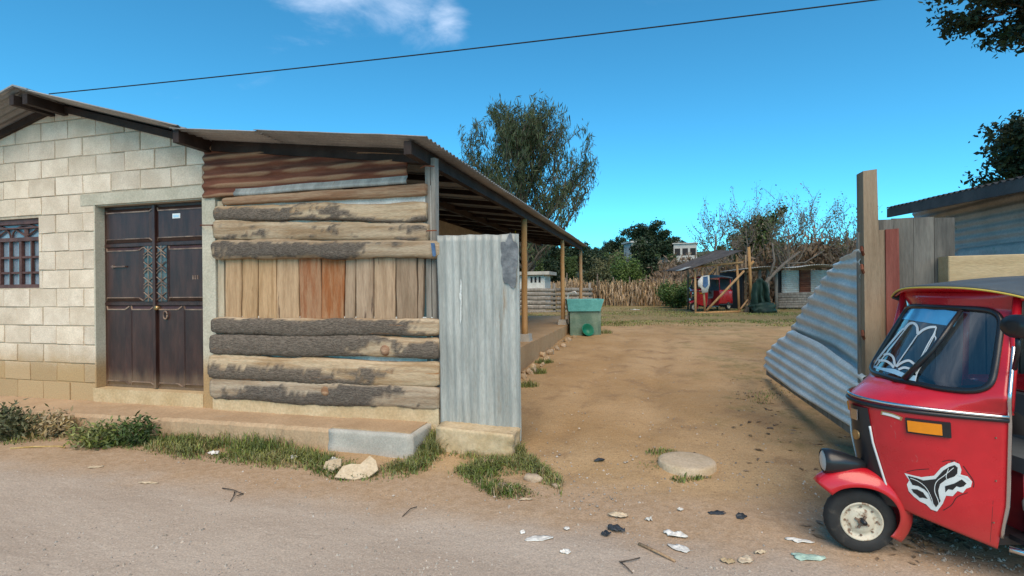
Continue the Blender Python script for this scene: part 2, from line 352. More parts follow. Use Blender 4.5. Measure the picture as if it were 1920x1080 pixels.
def link(name, me, parent=None, solid=0):
    o = bpy.data.objects.new(name, me); COL.objects.link(o)
    if parent: o.parent = parent
    if solid: md = o.modifiers.new('solid', 'SOLIDIFY'); md.thickness = solid; md.offset = 0
    return o
def npmesh(name, vs_, fs, mat, smooth=False):
    me = bpy.data.meshes.new(name); vs_ = np.asarray(vs_, np.float32); fs = np.asarray(fs, np.int32); k = fs.shape[1]
    me.vertices.add(len(vs_)); me.vertices.foreach_set('co', vs_.ravel()); me.loops.add(fs.size); me.loops.foreach_set('vertex_index', fs.ravel())
    me.polygons.add(len(fs)); me.polygons.foreach_set('loop_start', np.arange(len(fs), dtype=np.int32)*k)
    if smooth: me.polygons.foreach_set('use_smooth', np.ones(len(fs), bool))
    me.update(calc_edges=True); me.materials.append(MAT[mat]); return me
def tag(o, label=None, cat=None, group=None, kind=None):
    for k, v in (('label', label), ('category', cat), ('group', group), ('kind', kind)):
        if v: o[k] = v
    return o
def thing(name, label, cat, loc=(0, 0, 0), rz=0, group=None):
    o = bpy.data.objects.new(name, None); COL.objects.link(o); o.location = loc; o.rotation_euler = (0, 0, rz); o.empty_display_size = .2
    return tag(o, label, cat, group)
def copy_tree(o, parent=None, skip=()):
    c = o.copy(); COL.objects.link(c); c.parent = parent
    for ch in o.children:
        if ch.name.split('.')[0] not in skip: copy_tree(ch, c, skip)
    return c
def corr(fn, lu, lv, pitch, amp, nu=6, per=8, wear=False):
    """corrugated sheet: fn(u in 0..1, v in 0..1) -> (point, normal); waves run across v (length lv)"""
    nv = int(lv/pitch*per); mb = MB()
    def g(u, v):
        p, n = fn(u, v); return Vector(p)+Vector(n)*(amp*math.sin(2*math.pi*v*lv/pitch))
    mb.grid(g, nu, nv)
    if wear: mb.mask = [max(0, min(1, (math.sin(2*math.pi*j/nv*lv/pitch+.6)-.45+.9*n3(i/nu*9, j*.05, 2))*2.5)) for i in range(nu+1) for j in range(nv+1)]
    return mb
def n3(x, y, z): return noise.noise(Vector((x, y, z)))
# ---------------------------------------------------------------- ground and road (street frame)
def axis(lo, hi, flo, fhi, step, grow=1.16):
    a = list(np.arange(flo, fhi+1e-6, step)); d = step; x = a[-1]
    while x < hi: d *= grow; x += d; a.append(min(x, hi))
    d = step; x = a[0]; b = []
    while x > lo: d *= grow; x -= d; b.append(max(x, lo))
    return b[::-1]+a
def ground_sheet(name, ss, ts):
    S_, T_ = np.meshgrid(ss, ts, indexing='ij'); Z = np.vectorize(hgl)(S_, T_)
    for i in range(len(ss)):
        for j in range(len(ts)):
            s, t = ss[i], ts[j]
            if -9 < s < 9 and -5 < t < 14:
                z = .018*n3(s*.9, t*.9, 1)+.012*n3(s*2.7, t*2.7, 5)+.006*n3(s*8, t*8, 9)
                for k in (1.15, 2.05): z -= .032*math.exp(-((s-k-.05*t)/.16)**2)*sst(-.6, .8, t)*(1-sst(8, 11, t))
                if t < -1.3: z *= .6
                if -3.05 < s < .0 and t > .1: z -= .0
                Z[i, j] += z
    n, m_ = len(ss), len(ts); vs_ = np.stack([S_, T_, Z], -1).reshape(-1, 3); idx = np.arange(n*m_).reshape(n, m_)
    fs = np.stack([idx[:-1, :-1], idx[1:, :-1], idx[1:, 1:], idx[:-1, 1:]], -1).reshape(-1, 4)
    o = link(name, npmesh(name, vs_, fs, 'earth', True)); o.location = O; o.rotation_euler = (0, 0, -YAW); return tag(o, kind='structure')
SS = axis(-500, 500, -7, 6, .075)
TY = axis(-1.3, 480, -1.3, 6, .075, 1.1)
TR = [-9, -8, -7, -6]+list(np.arange(-5.2, -1.29, .075)); TR[-1] = TY[0]
ground_sheet('yard_ground', SS, TY); ground_sheet('road', SS, TR)
ground_sheet('far_verge', SS[::4], axis(-400, -9, -20, -9, 1.5, 1.4))

# ---------------------------------------------------------------- block house
house = thing('block_house', 'cream concrete block house with gabled sheet roof and dark double door', 'house', O, -YAW)
RP = [(-8.4, 3.37), (-5.37, 4.155), (-2.88, 3.46), (-1.83, 3.31), (.09, 3.085)]
def roofz(s): return float(np.interp(s, [p[0] for p in RP], [p[1] for p in RP]))
def wtop(s): return roofz(s)-.075
WX0, WX1, WZ0, WZ1 = -7.0, -5.775, 1.72, 2.66
DX0, DX1, DZ0, DZ1 = -4.77, -3.05, .43, 2.77
core = MB()
def slab_(s0, s1, z0, z1=None):
    ks = [s0]+[p[0] for p in RP if s0 < p[0] < s1]+[s1]
    poly = [(s0, z0), (s1, z0)]+([(s1, z1), (s0, z1)] if z1 else [(k, wtop(k)) for k in ks[::-1]])
    core.prism(poly, .17, .010)
slab_(-8.2, WX0, .0); slab_(WX0, WX1, 0, WZ0); slab_(WX0, WX1, WZ1); slab_(WX1, DX0, .0); slab_(DX0, DX1, 0, DZ0-.01); slab_(DX0, DX1, DZ1); slab_(DX1, -2.88, 0)
core.build('wall', 'mortar', house)
sw = MB(); sw.box(-3.03, -2.885, .172, 12.4, 0, 3.36); sw.box(-8.2, -8.05, .172, 12.4, 0, 3.3); sw.box(-8.05, -3.03, 12.25, 12.4, 0, 3.3); sw.build('side_wall', 'mortar', house)
rb = random.Random(4)
def clip(poly, a, b, c):      # keep a*x+b*z<=c
    out = []
    for i in range(len(poly)):
        p, q = poly[i], poly[(i+1) % len(poly)]; fp, fq = a*p[0]+b*p[1]-c, a*q[0]+b*q[1]-c
        if fp <= 0: out.append(p)
        if fp*fq < 0: k = fp/(fp-fq); out.append((p[0]+(q[0]-p[0])*k, p[1]+(q[1]-p[1])*k))
    return out
CH, BL, ZB = .2445, .482, .245
full = None
for c in range(17):
    z0 = ZB+c*CH; z1 = z0+CH-.012
    for k in range(-1, 13):
        s0 = -8.2+k*BL+(BL/2 if c % 2 else 0)+.1+.012*math.sin(c*3.1); s1 = s0+BL-.016
        s0 = max(s0, -8.2); s1 = min(s1, -2.885)
        if s1-s0 < .05 or s0 < -7.6: continue
        rects = [(s0, s1)]
        for (a, b, za, zb) in ((WX0-.02, WX1+.02, WZ0-.02, WZ1+.02), (DX0-.0, -2.80, 0, DZ1+.15)):
            if z1 > za+.03 and z0 < zb-.03:
                new = []
                for (p, q) in rects:
                    if q <= a or p >= b: new.append((p, q)); continue
                    if p < a: new.append((p, a-.002))
                    if q > b: new.append((b+.002, q))
                rects = new
        for (p, q) in rects:
            if q-p < .04: continue
            poly = [(p, z0), (q, z0), (q, z1), (p, z1)]
            for (x0, y0), (x1, y1) in zip(RP[:2], RP[1:3]):
                m_ = (y1-y0)/(x1-x0); poly = clip(poly, -m_, 1, y0-m_*x0-.085)
                if not poly: break
            if len(poly) < 3 or max(v[1] for v in poly)-min(v[1] for v in poly) < .03: continue
            whole = len(poly) == 4 and abs(q-p-(BL-.013)) < 1e-4 and abs(max(v[1] for v in poly)-z1) < 1e-6
            cx_, cz_ = (p+q)/2, (z0+z1)/2
            j_ = lambda: rb.uniform(-.006, .006)
            me = MB().prism([(v[0]-cx_+j_(), v[1]-cz_+j_()) for v in poly], .02, 0, rb.uniform(.003, .006)).mesh('block', 'block')
            b_ = link('block', me, house); b_.location = (cx_, rb.uniform(-.007, .003), cz_); b_.rotation_euler = (rb.uniform(-.006, .006), rb.uniform(-.004, .004), rb.uniform(-.006, .006))
sur = MB(); sur.box(-5.0, -2.80, .012, -.012, DZ1+.002, DZ1+.14, .006, rb); sur.box(DX1, -2.86, .16, -.012, .245, DZ1); sur.box(DX0-.012, DX0+.012, .16, -.004, DZ0, DZ1)
sur.box(DX0+.012, DX1, .012, .16, DZ1-.012, DZ1+.0); sur.build('door_surround', 'jamb', house)
MB().box(DX0-.02, DX1-.002, -.02, .16, .22, DZ0-.005, .004, rb).build('threshold', 'plinth', house)
# double door
dr = MB().box(DX0+.012, DX1, .118, .128, DZ0, DZ1-.012).build('door', 'door', house)
def raised(s0, s1, z0, z1, y=.118, d=.03, ins=.055):
    return MB().add([(s0, y, z0), (s1, y, z0), (s1, y, z1), (s0, y, z1), (s0+ins, y-d, z0+ins), (s1-ins, y-d, z0+ins), (s1-ins, y-d, z1-ins), (s0+ins, y-d, z1-ins)], [(0, 1, 5, 4), (1, 2, 6, 5), (2, 3, 7, 6), (3, 0, 4, 7), (4, 5, 6, 7)])
def trims(mb, s0, s1, z0, z1, lo=True, hi=True):
    y = .088; i = .05
    if hi: mb.obox((s0+i, y, z1-i), (s1-i, y, z1-i), .016, .016); mb.obox((s0+.01, .112, z1-.01), (s0+i, y, z1-i), .014, .014); mb.obox((s1-.01, .112, z1-.01), (s1-i, y, z1-i), .014, .014)
    if lo: mb.obox((s0+i, y, z0+i), (s1-i, y, z0+i), .012, .012); mb.obox((s0+.01, .112, z0+.01), (s0+i, y, z0+i), .014, .014); mb.obox((s1-.01, .112, z0+.01), (s1-i, y, z0+i), .014, .014)
mid = -3.905; zt, zm, zl = DZ1-.03, 2.25, 1.50
for side in (-1, 1):
    a, b = (DX0+.03, mid-.012) if side < 0 else (mid+.012, DX1-.02)
    gl = (b-.165, b-.02) if side < 0 else (a+.02, a+.165)
    pa, pb = (a+.01, gl[0]-.02) if side < 0 else (gl[1]+.02, b-.01)
    panels = [(a+.01, b-.01, zm+.03, zt-.02), (pa, pb, zl+.03, zm-.02), (a+.01, (a+b)/2-.006, DZ0+.03, zl-.02), ((a+b)/2+.006, b-.01, DZ0+.03, zl-.02)]
    for (p, q, z0, z1) in panels:
        pn = raised(p, q, z0, z1).build('panel', 'door', dr)
        for e in (0, 1):
            t_ = MB(); trims(t_, p, q, z0, z1, e == 0, e == 1); t_.build('moulding', 'doortrim', dr)
    MB().box(gl[0], gl[1], .106, .118, zl+.03, zm-.02).build('pane', 'doorglass', dr)
    g = MB(); w = gl[1]-gl[0]; hh = zm-zl-.08
    for k in range(7):
        for ph in (0, 1):
            pts = []
            for i in range(9):
                u_ = i/8; x = gl[0]+w*(u_ if ph == 0 else 1-u_); z = zl+.05+hh*(k+u_)/7 if (k % 2 == 0) else zl+.05+hh*(k+.5+.5*math.sin(u_*math.pi))/7
                pts.append((x, .094, z))
            g.tube(pts, .006, 5)
    g.tube([((gl[0]+gl[1])/2, .094, zl+.03), ((gl[0]+gl[1])/2, .094, zm-.02)], .005, 5); g.build('grille', 'brass' if 0 else 'doortrim', dr)
    MB().box(a, b, .1, .117, zl-.018, zl+.018).build('rail', 'door', dr); MB().box(a, b, .1, .117, zm-.016, zm+.02).build('rail', 'door', dr)
MB().box(mid-.02, mid+.02, .08, .112, DZ0+.01, DZ1-.03).build('astragal', 'door', dr)
MB().tube([(mid+.06, .05, zl-.05), (mid+.06, .112, zl-.05)], [.028, .02], 12).build('door_knob', 'brass', dr, True)
MB().tube([(mid+.19+.03*math.cos(i*math.pi/6), .07, zl-.14+.05*math.sin(i*math.pi/6)) for i in range(13)], .009, 6).build('door_knocker', 'doortrim', dr, True)
MB().obox((DX0+.18, .075, 1.98), (DX0+.42, .075, 1.98), .02, .02).box(DX0+.19, DX0+.21, .07, .09, 1.96, 2.0).build('letter_slot', 'doortrim', dr)
MB().box(mid+.30, mid+.42, .084, .087, 2.56, 2.62).build('sticker', 'decalwhite', dr); MB().box(mid+.315, mid+.40, .081, .0835, 2.575, 2.60).build('sticker_print', 'decalblue', dr)
nm = MB()
for k in range(3): nm.box(mid+.60+.035*k, mid+.618+.035*k, .083, .088, 1.80, 1.85)
nm.build('house_number', 'doortrim', dr)
# window
wn_ = MB().box(WX0, WX1, .09, .1, WZ0, WZ1).build('window', 'glass_dull', house)
fr = MB(); y0, y1 = .04, .088
for a, b, c, d in ((WX0, WX1, WZ1-.07, WZ1), (WX0, WX1, WZ0, WZ0+.05), (WX0, WX0+.05, WZ0, WZ1), (WX1-.045, WX1, WZ0, WZ1), (WX0, WX1, 2.36, 2.41), (WX0, WX1, 2.53, 2.55)): fr.box(a, b, y0, y1, c, d)
fr.build('frame', 'winframe', wn_)
bars = MB()
for k in range(1, 6): s = WX0+(WX1-WX0)*k/6; bars.box(s-(.024 if k in (2, 4) else .011), s+(.024 if k in (2, 4) else .011), .045, .082, WZ0+.05, 2.36)
for z in (1.93, 2.14): bars.box(WX0, WX1, .05, .08, z-.014, z+.014)
bars.build('bars', 'winframe', wn_)
fan = MB()
for c in (WX0+.32, WX1-.32):
    fan.tube([(c+.28*math.cos(a), .07, 2.41+.17*math.sin(a)) for a in np.linspace(0, math.pi, 15)], .013, 5)
    fan.tube([(c, .07, 2.41), (c, .07, 2.53)], .03, 4)
    for q in (-1, 1): fan.tube([(c, .07, 2.42), (c+q*.2, .07, 2.52)], .012, 5)
fan.build('fanlight', 'winframe', wn_)
# roof of the house
def slope(p, q, t0, t1, lift=0):
    d = Vector((q[0]-p[0], 0, q[1]-p[1])); n = Vector((-d.z, 0, d.x)).normalized(); l = d.length
    return corr(lambda u_, v_: ((p[0]+d.x*u_+.0, t0+(t1-t0)*v_, p[1]+d.z*u_+lift+.012*n3(u_*3+p[0], v_*9, 3)), n), l, t1-t0, .1, .012, 8, 8)
rf = slope(RP[1], RP[2], -.5, 12.6, .012).build('roof', 'roofzinc', house, True, .004)
slope(RP[0], RP[1], -.5, 12.6, .008).build('roof_sheet', 'roofzinc', rf, True, .004)
MB().prism([(-5.62, 4.105), (-5.37, 4.178), (-5.13, 4.105), (-5.13, 4.125), (-5.37, 4.198), (-5.62, 4.125)], -.51, 12.6).build('ridge_cap', 'roofzinc', rf)
for s, w, d in ((-5.47, .075, .12), (-5.24, .08, .12), (-2.93, .08, .14), (-7.6, .09, .14)):
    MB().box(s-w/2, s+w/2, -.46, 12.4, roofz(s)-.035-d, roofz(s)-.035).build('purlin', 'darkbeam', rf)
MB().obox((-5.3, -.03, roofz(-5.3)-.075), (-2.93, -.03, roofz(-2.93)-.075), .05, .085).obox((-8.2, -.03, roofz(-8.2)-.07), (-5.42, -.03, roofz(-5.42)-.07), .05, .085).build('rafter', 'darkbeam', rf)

# ---------------------------------------------------------------- log-walled lean-to and its open porch
lean = thing('log_lean_to', 'log and plank walled lean-to with open porch beside the block house', 'shed', O, -YAW)
lr = slope((-2.98, RP[2][1]-.01), RP[3], -.5, 12.7).build('roof', 'roofzinc', lean, True, .004)
slope((RP[3][0]-.02, RP[3][1]+.012), RP[4], -.52, 12.75).build('roof_sheet', 'roofzinc', lr, True, .004)
for s, w, d in ((-.13, .08, .13), (-1.5, .08, .12)):
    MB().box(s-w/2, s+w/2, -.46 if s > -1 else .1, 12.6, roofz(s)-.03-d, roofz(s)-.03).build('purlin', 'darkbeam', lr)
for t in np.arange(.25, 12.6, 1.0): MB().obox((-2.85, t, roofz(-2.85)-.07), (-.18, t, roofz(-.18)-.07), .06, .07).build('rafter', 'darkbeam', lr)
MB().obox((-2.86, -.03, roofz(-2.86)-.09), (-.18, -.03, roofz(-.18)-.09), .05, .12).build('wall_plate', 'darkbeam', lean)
MB().box(-2.855, .0, -.075, .12, .0, .43).build('plinth', 'plinth', lean)
MB().box(-2.72, -.08, .0, .01, .43, 1.36).build('backing', 'whitewash', lean); MB().box(-2.72, -.08, .0, .01, 2.02, 2.74).build('backing', 'whitewash', lean)
def bx2(u_, w, u0, u1, w0, w1): return min((u_-u0)*4, (u1-u_)*4, w-w0, w1-w)
def log(x0, x1, yt0, yb0, yt1, yb1, maskf, mat='log', t=-.02, dep=.052, seed=0, curve=0):
    A, B = on_t(x0, (yt0+yb0)/2), on_t(x1, (yt1+yb1)/2)
    r0 = (on_t(x0, yt0).z-on_t(x0, yb0).z)/2; r1 = (on_t(x1, yt1).z-on_t(x1, yb1).z)/2
    n, k = 90, 22; mb = MB(); mask = []
    for i in range(n+1):
        u_ = i/n; c = A.lerp(B, u_); r_ = r0+(r1-r0)*u_; end = 1-.14*max(0, 1-u_*n/1.5)-.14*max(0, 1-(1-u_)*n/1.5)
        cz = c.z+.03*n3(u_*3.0, seed*7.1, 0)+curve*math.sin(math.pi*u_); rr = r_*(1.04+.15*n3(u_*5, seed*3.3, 4)+.06*n3(u_*14, seed, 8))*end
        for j in range(k):
            a = 2*math.pi*j/k; w = math.sin(a)
            mk = max(0, min(1, (maskf(u_, w)+.6*n3(u_*6+seed*5, w*1.3, seed)+.35*n3(u_*21+seed, w*2.4, seed+3)+.25*n3(u_*60, w*5, seed+5))*7+.5))
            if math.cos(a) < -.3: mk = 1
            disp = mk*(.012+.010*n3(u_*60, a*2.5, seed+9)+.006*n3(u_*150, a*5, seed))
            mb.v.append((c.x, t-(dep*end*(1+.15*n3(u_*4, a, seed))+disp)*math.copysign(abs(math.cos(a))**.52, math.cos(a)), cz+(rr*(1+.10*n3(u_*9, w, seed+20)+.05*n3(u_*26, w*2, seed+21))+disp*.5)*math.copysign(abs(w)**.8, w))); mask.append(mk)
    for i in range(n):
        for j in range(k): a_, b_ = i*k+j, i*k+(j+1) % k; mb.f.append((a_, b_, b_+k, a_+k))
    mb.f.append(tuple(range(k))); mb.f.append(tuple(n*k+j for j in range(k))[::-1]); mb.mask = mask
    return mb.build('log', mat, lean, True)
log(424, 802, 373, 386, 345, 368, lambda u_, w: -.9, 'log_red', seed=1)
log(409, 803, 387, 412, 381, 416, lambda u_, w: max(bx2(u_, w, -.2, .44, -2, .55), bx2(u_, w, .5, .68, -2, .7), -.45-w), seed=2)
log(407, 806, 414, 449, 418, 452, lambda u_, w: -.26, seed=3)
log(409, 830, 452, 487, 453, 483, lambda u_, w: bx2(u_, w, .0, .73, -.75, .6), seed=4, t=-.05)
log(409, 829, 593, 623, 598, 628, lambda u_, w: bx2(u_, w, -.3, .95, -2, .8), seed=5, t=-.05)
log(406, 829, 626, 660, 631, 669, lambda u_, w: max(bx2(u_, w, -.3, .73, -2, 1.4), bx2(u_, w, .84, 1.4, -2, .5)), seed=6, t=-.05)
log(403, 829, 664, 708, 677, 723, lambda u_, w: bx2(u_, w, -.3, .77, -2, .1), seed=7, t=-.05)
log(405, 829, 706, 742, 723, 766, lambda u_, w: min(bx2(u_, w, .08, .8, -2, 2), -.1+1.0*u_-w), seed=8, t=-.05)
# knots
for x, y in ((719, 657), (607, 735)):
    p = on_t(x, y, -.13); MB().tube([(p.x, -.08, p.z), (p.x, -.118, p.z), (p.x, -.124, p.z), (p.x, -.118, p.z)], [.07, .045, .034, .015], 12).build('knot', 'log_red', lean, True)
rp = random.Random(11)
ex = [424, 456, 486, 520, 562, 604, 649, 669, 702, 743, 784, 796]
for i in range(len(ex)-1):
    a, b = on_t(ex[i], 484), on_t(ex[i+1], 484); c, d = on_t(ex[i]+rp.uniform(-2, 2), 598), on_t(ex[i+1]+rp.uniform(-3, 1), 598); g_ = .008+rp.random()*.008
    n = 8; mb = MB(); L = []; Rr = []
    for k in range(n+1):
        u_ = k/n; z = a.z+(c.z-a.z)*u_; w0 = .008*n3(i*3., u_*3, 1); w1 = .008*n3(i*3.+1.5, u_*3, 1)
        L.append((a.x+(c.x-a.x)*u_+g_*.5+w0, z)); Rr.append((b.x+(d.x-b.x)*u_-g_*.5+w1, z))
    mb.prism(L+Rr[::-1], .04, -.012-rp.random()*.018, .006)
    mb.build('plank', 'plank_orange' if i in (4, 5) else 'plank', lean)
def bar(x0, x1, y0, y1, t0, t1, mat, name='post', par=lean):
    a, b = on_t(x0, y0), on_t(x1, y1); return MB().box(a.x, b.x, t0, t1, b.z, a.z, .008, rp).build(name, mat, par)
bar(407, 423, 378, 745, .0, .07, 'paleplank'); bar(797, 810, 297, 790, .0, .08, 'greywood'); bar(809, 821, 297, 805, -.005, .075, 'greywood')
for (x, y, h) in ((822, 470, 22),):
    p = on_t(x, y); MB().box(p.x-.018, p.x+.018, -.128, -.105, p.z-h/360, p.z+h/360, .01, rp).build('strap', 'bluecloth', lean)
for x0, x1, y in ((378, 412, 424), (800, 826, 434), (790, 822, 316)):
    a, b = on_t(x0, y), on_t(x1, y); MB().tube([(a.x, -.02, a.z), ((a.x+b.x)/2, -.14, a.z-.01), (b.x, -.1, b.z)], .007, 5).build('wire_tie', 'rust', lean)
# rusty sheet under the eave
a, b, c_, d_ = on_t(377, 268), on_t(772, 282), on_t(386, 373), on_t(766, 345)
def rs(u_, v_):
    top = a.lerp(b, u_); bot = c_.lerp(d_, u_); p = bot; z = min(bot.z+.64*v_+.012*n3(u_*5, 1, 0)*(1-v_), roofz(bot.x)-.06-.02*(1-v_)); return (p.x, -.035+.01*n3(u_*4, v_*2, 2), z), (0, -1, 0)
corr(rs, 2.7, .6, .105, .017, 60, 10, True).build('rusty_sheet', 'rust', lean, True, .003)
p0, p1 = on_t(440, 363), on_t(766, 344)
corr(lambda u_, v_: ((rs(.17+.83*u_, .14*v_)[0][0], rs(.17+.83*u_, .14*v_)[0][1]-.005, rs(.17+.83*u_, .14*v_)[0][2]-.004), (0, -1, 0)), 2.7, .084, .105, .017, 24, 10).build('bright_sheet_edge', 'galv', lean, True, .003)
# porch slab, posts, hanging rope
MB().box(-2.88, .0, 2.8, 13.2, .0, .645, .02, rp).build('porch_slab', 'walk', lean)
rrp = random.Random(3)
for t in (4.35, 8.75, 12.6):
    z1 = roofz(-.15)-.03-.13
    MB().tube([(-.15+.012*n3(z*2, t, 0), t+.012*n3(z*2, t, 5), z) for z in np.linspace(.64, z1, 9)], [.062-.008*k/8 for k in range(9)], 12).build('porch_post', 'post', lean, True)
    MB().prism([(-.27, .645), (-.03, .645), (-.05, .80), (-.25, .80)], t-.12, t+.12).build('post_footing', 'greycement', lean)
p = on_s(1001, 420, -.9); MB().tube([(-.9, 6.6, 3.0), (-.9, 6.6, 2.5), (-.89, 6.61, 1.85)], .012, 6).tube([(-.9+.05*math.cos(i), 6.6+.05*math.sin(i), 1.85+.012*i) for i in range(10)], .02, 6).build('hanging_rope', 'rope', lean)
tag(MB().tube([(.02, 8.60, .7), (.0, 8.62, 1.35), (.02, 8.60, 1.50), (.22, 8.52, 1.55), (.25, 8.52, 1.5)], .022, 8).build('water_pipe', 'white_plastic', None, True), 'thin white water pipe and tap tied to a porch post', 'pipe')
wp = bpy.data.objects['water_pipe']; wp.location = O; wp.rotation_euler = (0, 0, -YAW)

def rockmesh(dx, dy, dz, seed, mat, sub=3, amp=.12, boxy=.5):
    bm = bmesh.new(); bmesh.ops.create_cube(bm, size=1); bmesh.ops.subdivide_edges(bm, edges=bm.edges[:], cuts=sub, use_grid_fill=True)
    for v in bm.verts:
        p = v.co*2; sp = p.normalized(); p = p*boxy+sp*(1-boxy); p *= .5*(1+amp*n3(p.x*1.6+seed, p.y*1.6, p.z*1.6)+amp*.4*n3(p.x*5+seed, p.y*5, p.z*5)); v.co = (p.x*dx, p.y*dy, p.z*dz)
    me = bpy.data.meshes.new('rock'); bm.to_mesh(me); bm.free(); me.materials.append(MAT[mat]); me.polygons.foreach_set('use_smooth', [True]*len(me.polygons)); return me
# ---------------------------------------------------------------- pavement, sheet gate panel, stone
pv = thing('pavement', None, None, O, -YAW); del_ = None
pv['kind'] = 'structure'
def pave(u_, v_): return None
mb = MB()
def topf(s): return .268-.02*sst(-1, -7, s)+.006*n3(s*2, 0, 3)+.006*n3(s*9, 0, 6)
xs = list(np.linspace(-8.2, -.995, 140))
for q in range(len(xs)-1):
    s0, s1 = xs[q], xs[q+1]; e0, e1 = (-.49+.025*n3(q*3, 1, 1)+.022*n3(q*11, 1, 4)-.12*sst(-2, -6, q) for q in (s0, s1))
    mb.add([(s0, .0, topf(s0)), (s1, .0, topf(s1)), (s1, e1+.03, topf(s1)-.005), (s0, e0+.03, topf(s0)-.005), (s1, e1, topf(s1)-.04), (s0, e0, topf(s0)-.04), (s1, e1-.02, -.1), (s0, e0-.02, -.1)], [(0, 1, 2, 3), (3, 2, 4, 5), (5, 4, 6, 7)])
mb.build('pavement_slab', 'walk', pv)
ce = link('cement_end', rockmesh(.93, .50, .40, 7, 'greycement', 10, .035, .96), pv); ce.location = (-.545, -.262, .066)
MB().box(-1.0, -.13, -.46, -.0, .20, .272, .008, rp).build('top_screed', 'walk', pv)
gp = thing('sheet_gate_panel', 'upright grey galvanised sheet panel standing against the porch corner', 'gate', O, -YAW)
a, b, c_, d_ = on_t(820, 442, -.06), on_t(973, 439, -.06), on_t(829, 806, -.06), on_t(979, 826, -.06)
def gpf(u_, v_):
    top = a.lerp(b, v_); bot = c_.lerp(d_, v_); p = bot.lerp(top, u_); return (p.x, -.075+.012*n3(v_*3, u_*4, 6), p.z+(.012*n3(v_*6, 3, 1) if u_ > .99 else 0)), (0, -1, 0)
corr(gpf, 2.1, .88, .085, .007, 30, 10).build('sheet', 'galv', gp, True, .003)
MB().box(a.x+.01, a.x+.07, -.055, -.01, c_.z, a.z-.02).box(b.x-.07, b.x-.015, -.055, -.01, d_.z, b.z-.03).box(a.x+.07, b.x-.07, -.05, -.02, 1.7, 1.78).build('wood_frame', 'greywood', gp)
tw = MB().tube([(b.x-.0, -.08, d_.z), (b.x+.002, -.082, (b.z+d_.z)/2), (b.x-.005, -.08, b.z)], .008, 6).build('edge_wire', 'galv', gp)
dk = MB(); q = on_t(955, 485, -.09)
dk.grid(lambda u_, v_: (q.x+(u_-.5)*.16*(1-.5*abs(v_-.5)), -.0895+.0*v_, q.z+(v_-.5)*.42), 6, 6)
def blob(mb, c, pts, y):
    n = len(pts); mb.add([(c[0]+p[0], y, c[1]+p[1]) for p in pts], [tuple(range(n))]); return mb
def ragged(rx, rz, n, seed, amp=.35): return [(rx*(1+amp*n3(math.cos(i/n*6.283)*1.7, math.sin(i/n*6.283)*1.7, seed))*math.cos(i/n*6.283), rz*(1+amp*n3(math.cos(i/n*6.283)*1.7, math.sin(i/n*6.283)*1.7, seed))*math.sin(i/n*6.283)) for i in range(n)]
pm('soot', (.10, .11, .12), (.2, .21, .22), 9, rough=.7)
blob(MB(), (q.x, q.z), ragged(.09, .23, 30, 3, .5), -.0895).build('dark_patch', 'soot', gp)
q = on_t(864, 560, -.09); blob(MB(), (q.x, q.z), ragged(.013, .17, 24, 6, 1.1), -.0895).build('paint_dab', 'galv_gate', gp)
a = on_t(828, 830, -.22); b = on_t(962, 830, -.22)
st = link('stone_block', rockmesh(b.x-a.x+.06, .30, .26, 5, 'stone', 9, .06, .95)); st.location = L2W((a.x+b.x)/2, -.17, .16); st.rotation_euler = (0, .03, -YAW-.04); tag(st, 'long yellowish stone block lying at the foot of the sheet panel', 'stone block')
# concrete lid
ld = thing('drain_lid', 'round flat concrete lid lying on bare earth in the yard entrance', 'manhole lid', L2W(2.41, -.16, hgl(2.4, -.16)))
n = 56; mb = MB()
for k, (r_, z) in enumerate(((0, .044), (.1, .043), (.2, .044), (.235, .040), (.245, .03), (.25, -.06))):
    for i in range(n): a_ = i/n*6.2832; q = r_*(1+.015*n3(math.cos(a_)*2, math.sin(a_)*2, 7)); mb.v.append((q*math.cos(a_), q*math.sin(a_), z+.002*n3(q*9*math.cos(a_), q*9*math.sin(a_), 1)))
for k in range(5):
    for i in range(n): mb.f.append((k*n+i, k*n+(i+1) % n, (k+1)*n+(i+1) % n, (k+1)*n+i))
pm('lid', (.42, .33, .22), (.52, .42, .30), 6, bump=.4, bscale=60, spot=((.33, .25, .16), .6, 8, .1))
mb.build('disc', 'lid', ld, True)

# ---------------------------------------------------------------- wash trough and basin
def yaw_root(name, label, cat, w, rz=-YAW): return thing(name, label, cat, w, rz)
q = gpix(1093, 626); z = q.z
tr = yaw_root('wash_trough', 'teal painted concrete wash trough beside the porch slab', 'wash trough', (q.x, q.y, z-.02), -R(3))
MB().box(-.36, .36, -.30, .35, 0, .66, .01, rp).build('base', 'tealdark', tr)
MB().box(.365, .45, -.28, .3, 0, .66, .01, rp).build('side_pier', 'tealdark', tr)
bm_ = MB(); o0, o1 = (-.40, .42, -.36, .4), (-.44, .52, -.42, .46); i1 = (-.36, .44, -.34, .38)
def rect(r_, z_): return [(r_[0], r_[2], z_), (r_[1], r_[2], z_), (r_[1], r_[3], z_), (r_[0], r_[3], z_)]
rs_ = [rect(o0, .64), rect(o1, .95), rect(i1, .95), rect((-.3, .38, -.28, .3), .74)]
for r_ in rs_: bm_.v += r_
for k in range(3):
    for i in range(4): j = (i+1) % 4; bm_.f.append((k*4+i, k*4+j, k*4+4+j, k*4+4+i))
bm_.f.append((12, 13, 14, 15)); bm_.f.append((3, 2, 1, 0)); bm_.build('basin', 'teal', tr)
def lathe(prof, n=28):
    mb = MB()
    for r_, z_ in prof:
        for i in range(n): a_ = i/n*6.28318; mb.v.append((r_*math.cos(a_), r_*math.sin(a_), z_))
    for k in range(len(prof)-1):
        for i in range(n): mb.f.append((k*n+i, k*n+(i+1) % n, (k+1)*n+(i+1) % n, (k+1)*n+i))
    mb.f.append(tuple(range(n))[::-1]); return mb
q = gpix(1099, 628)
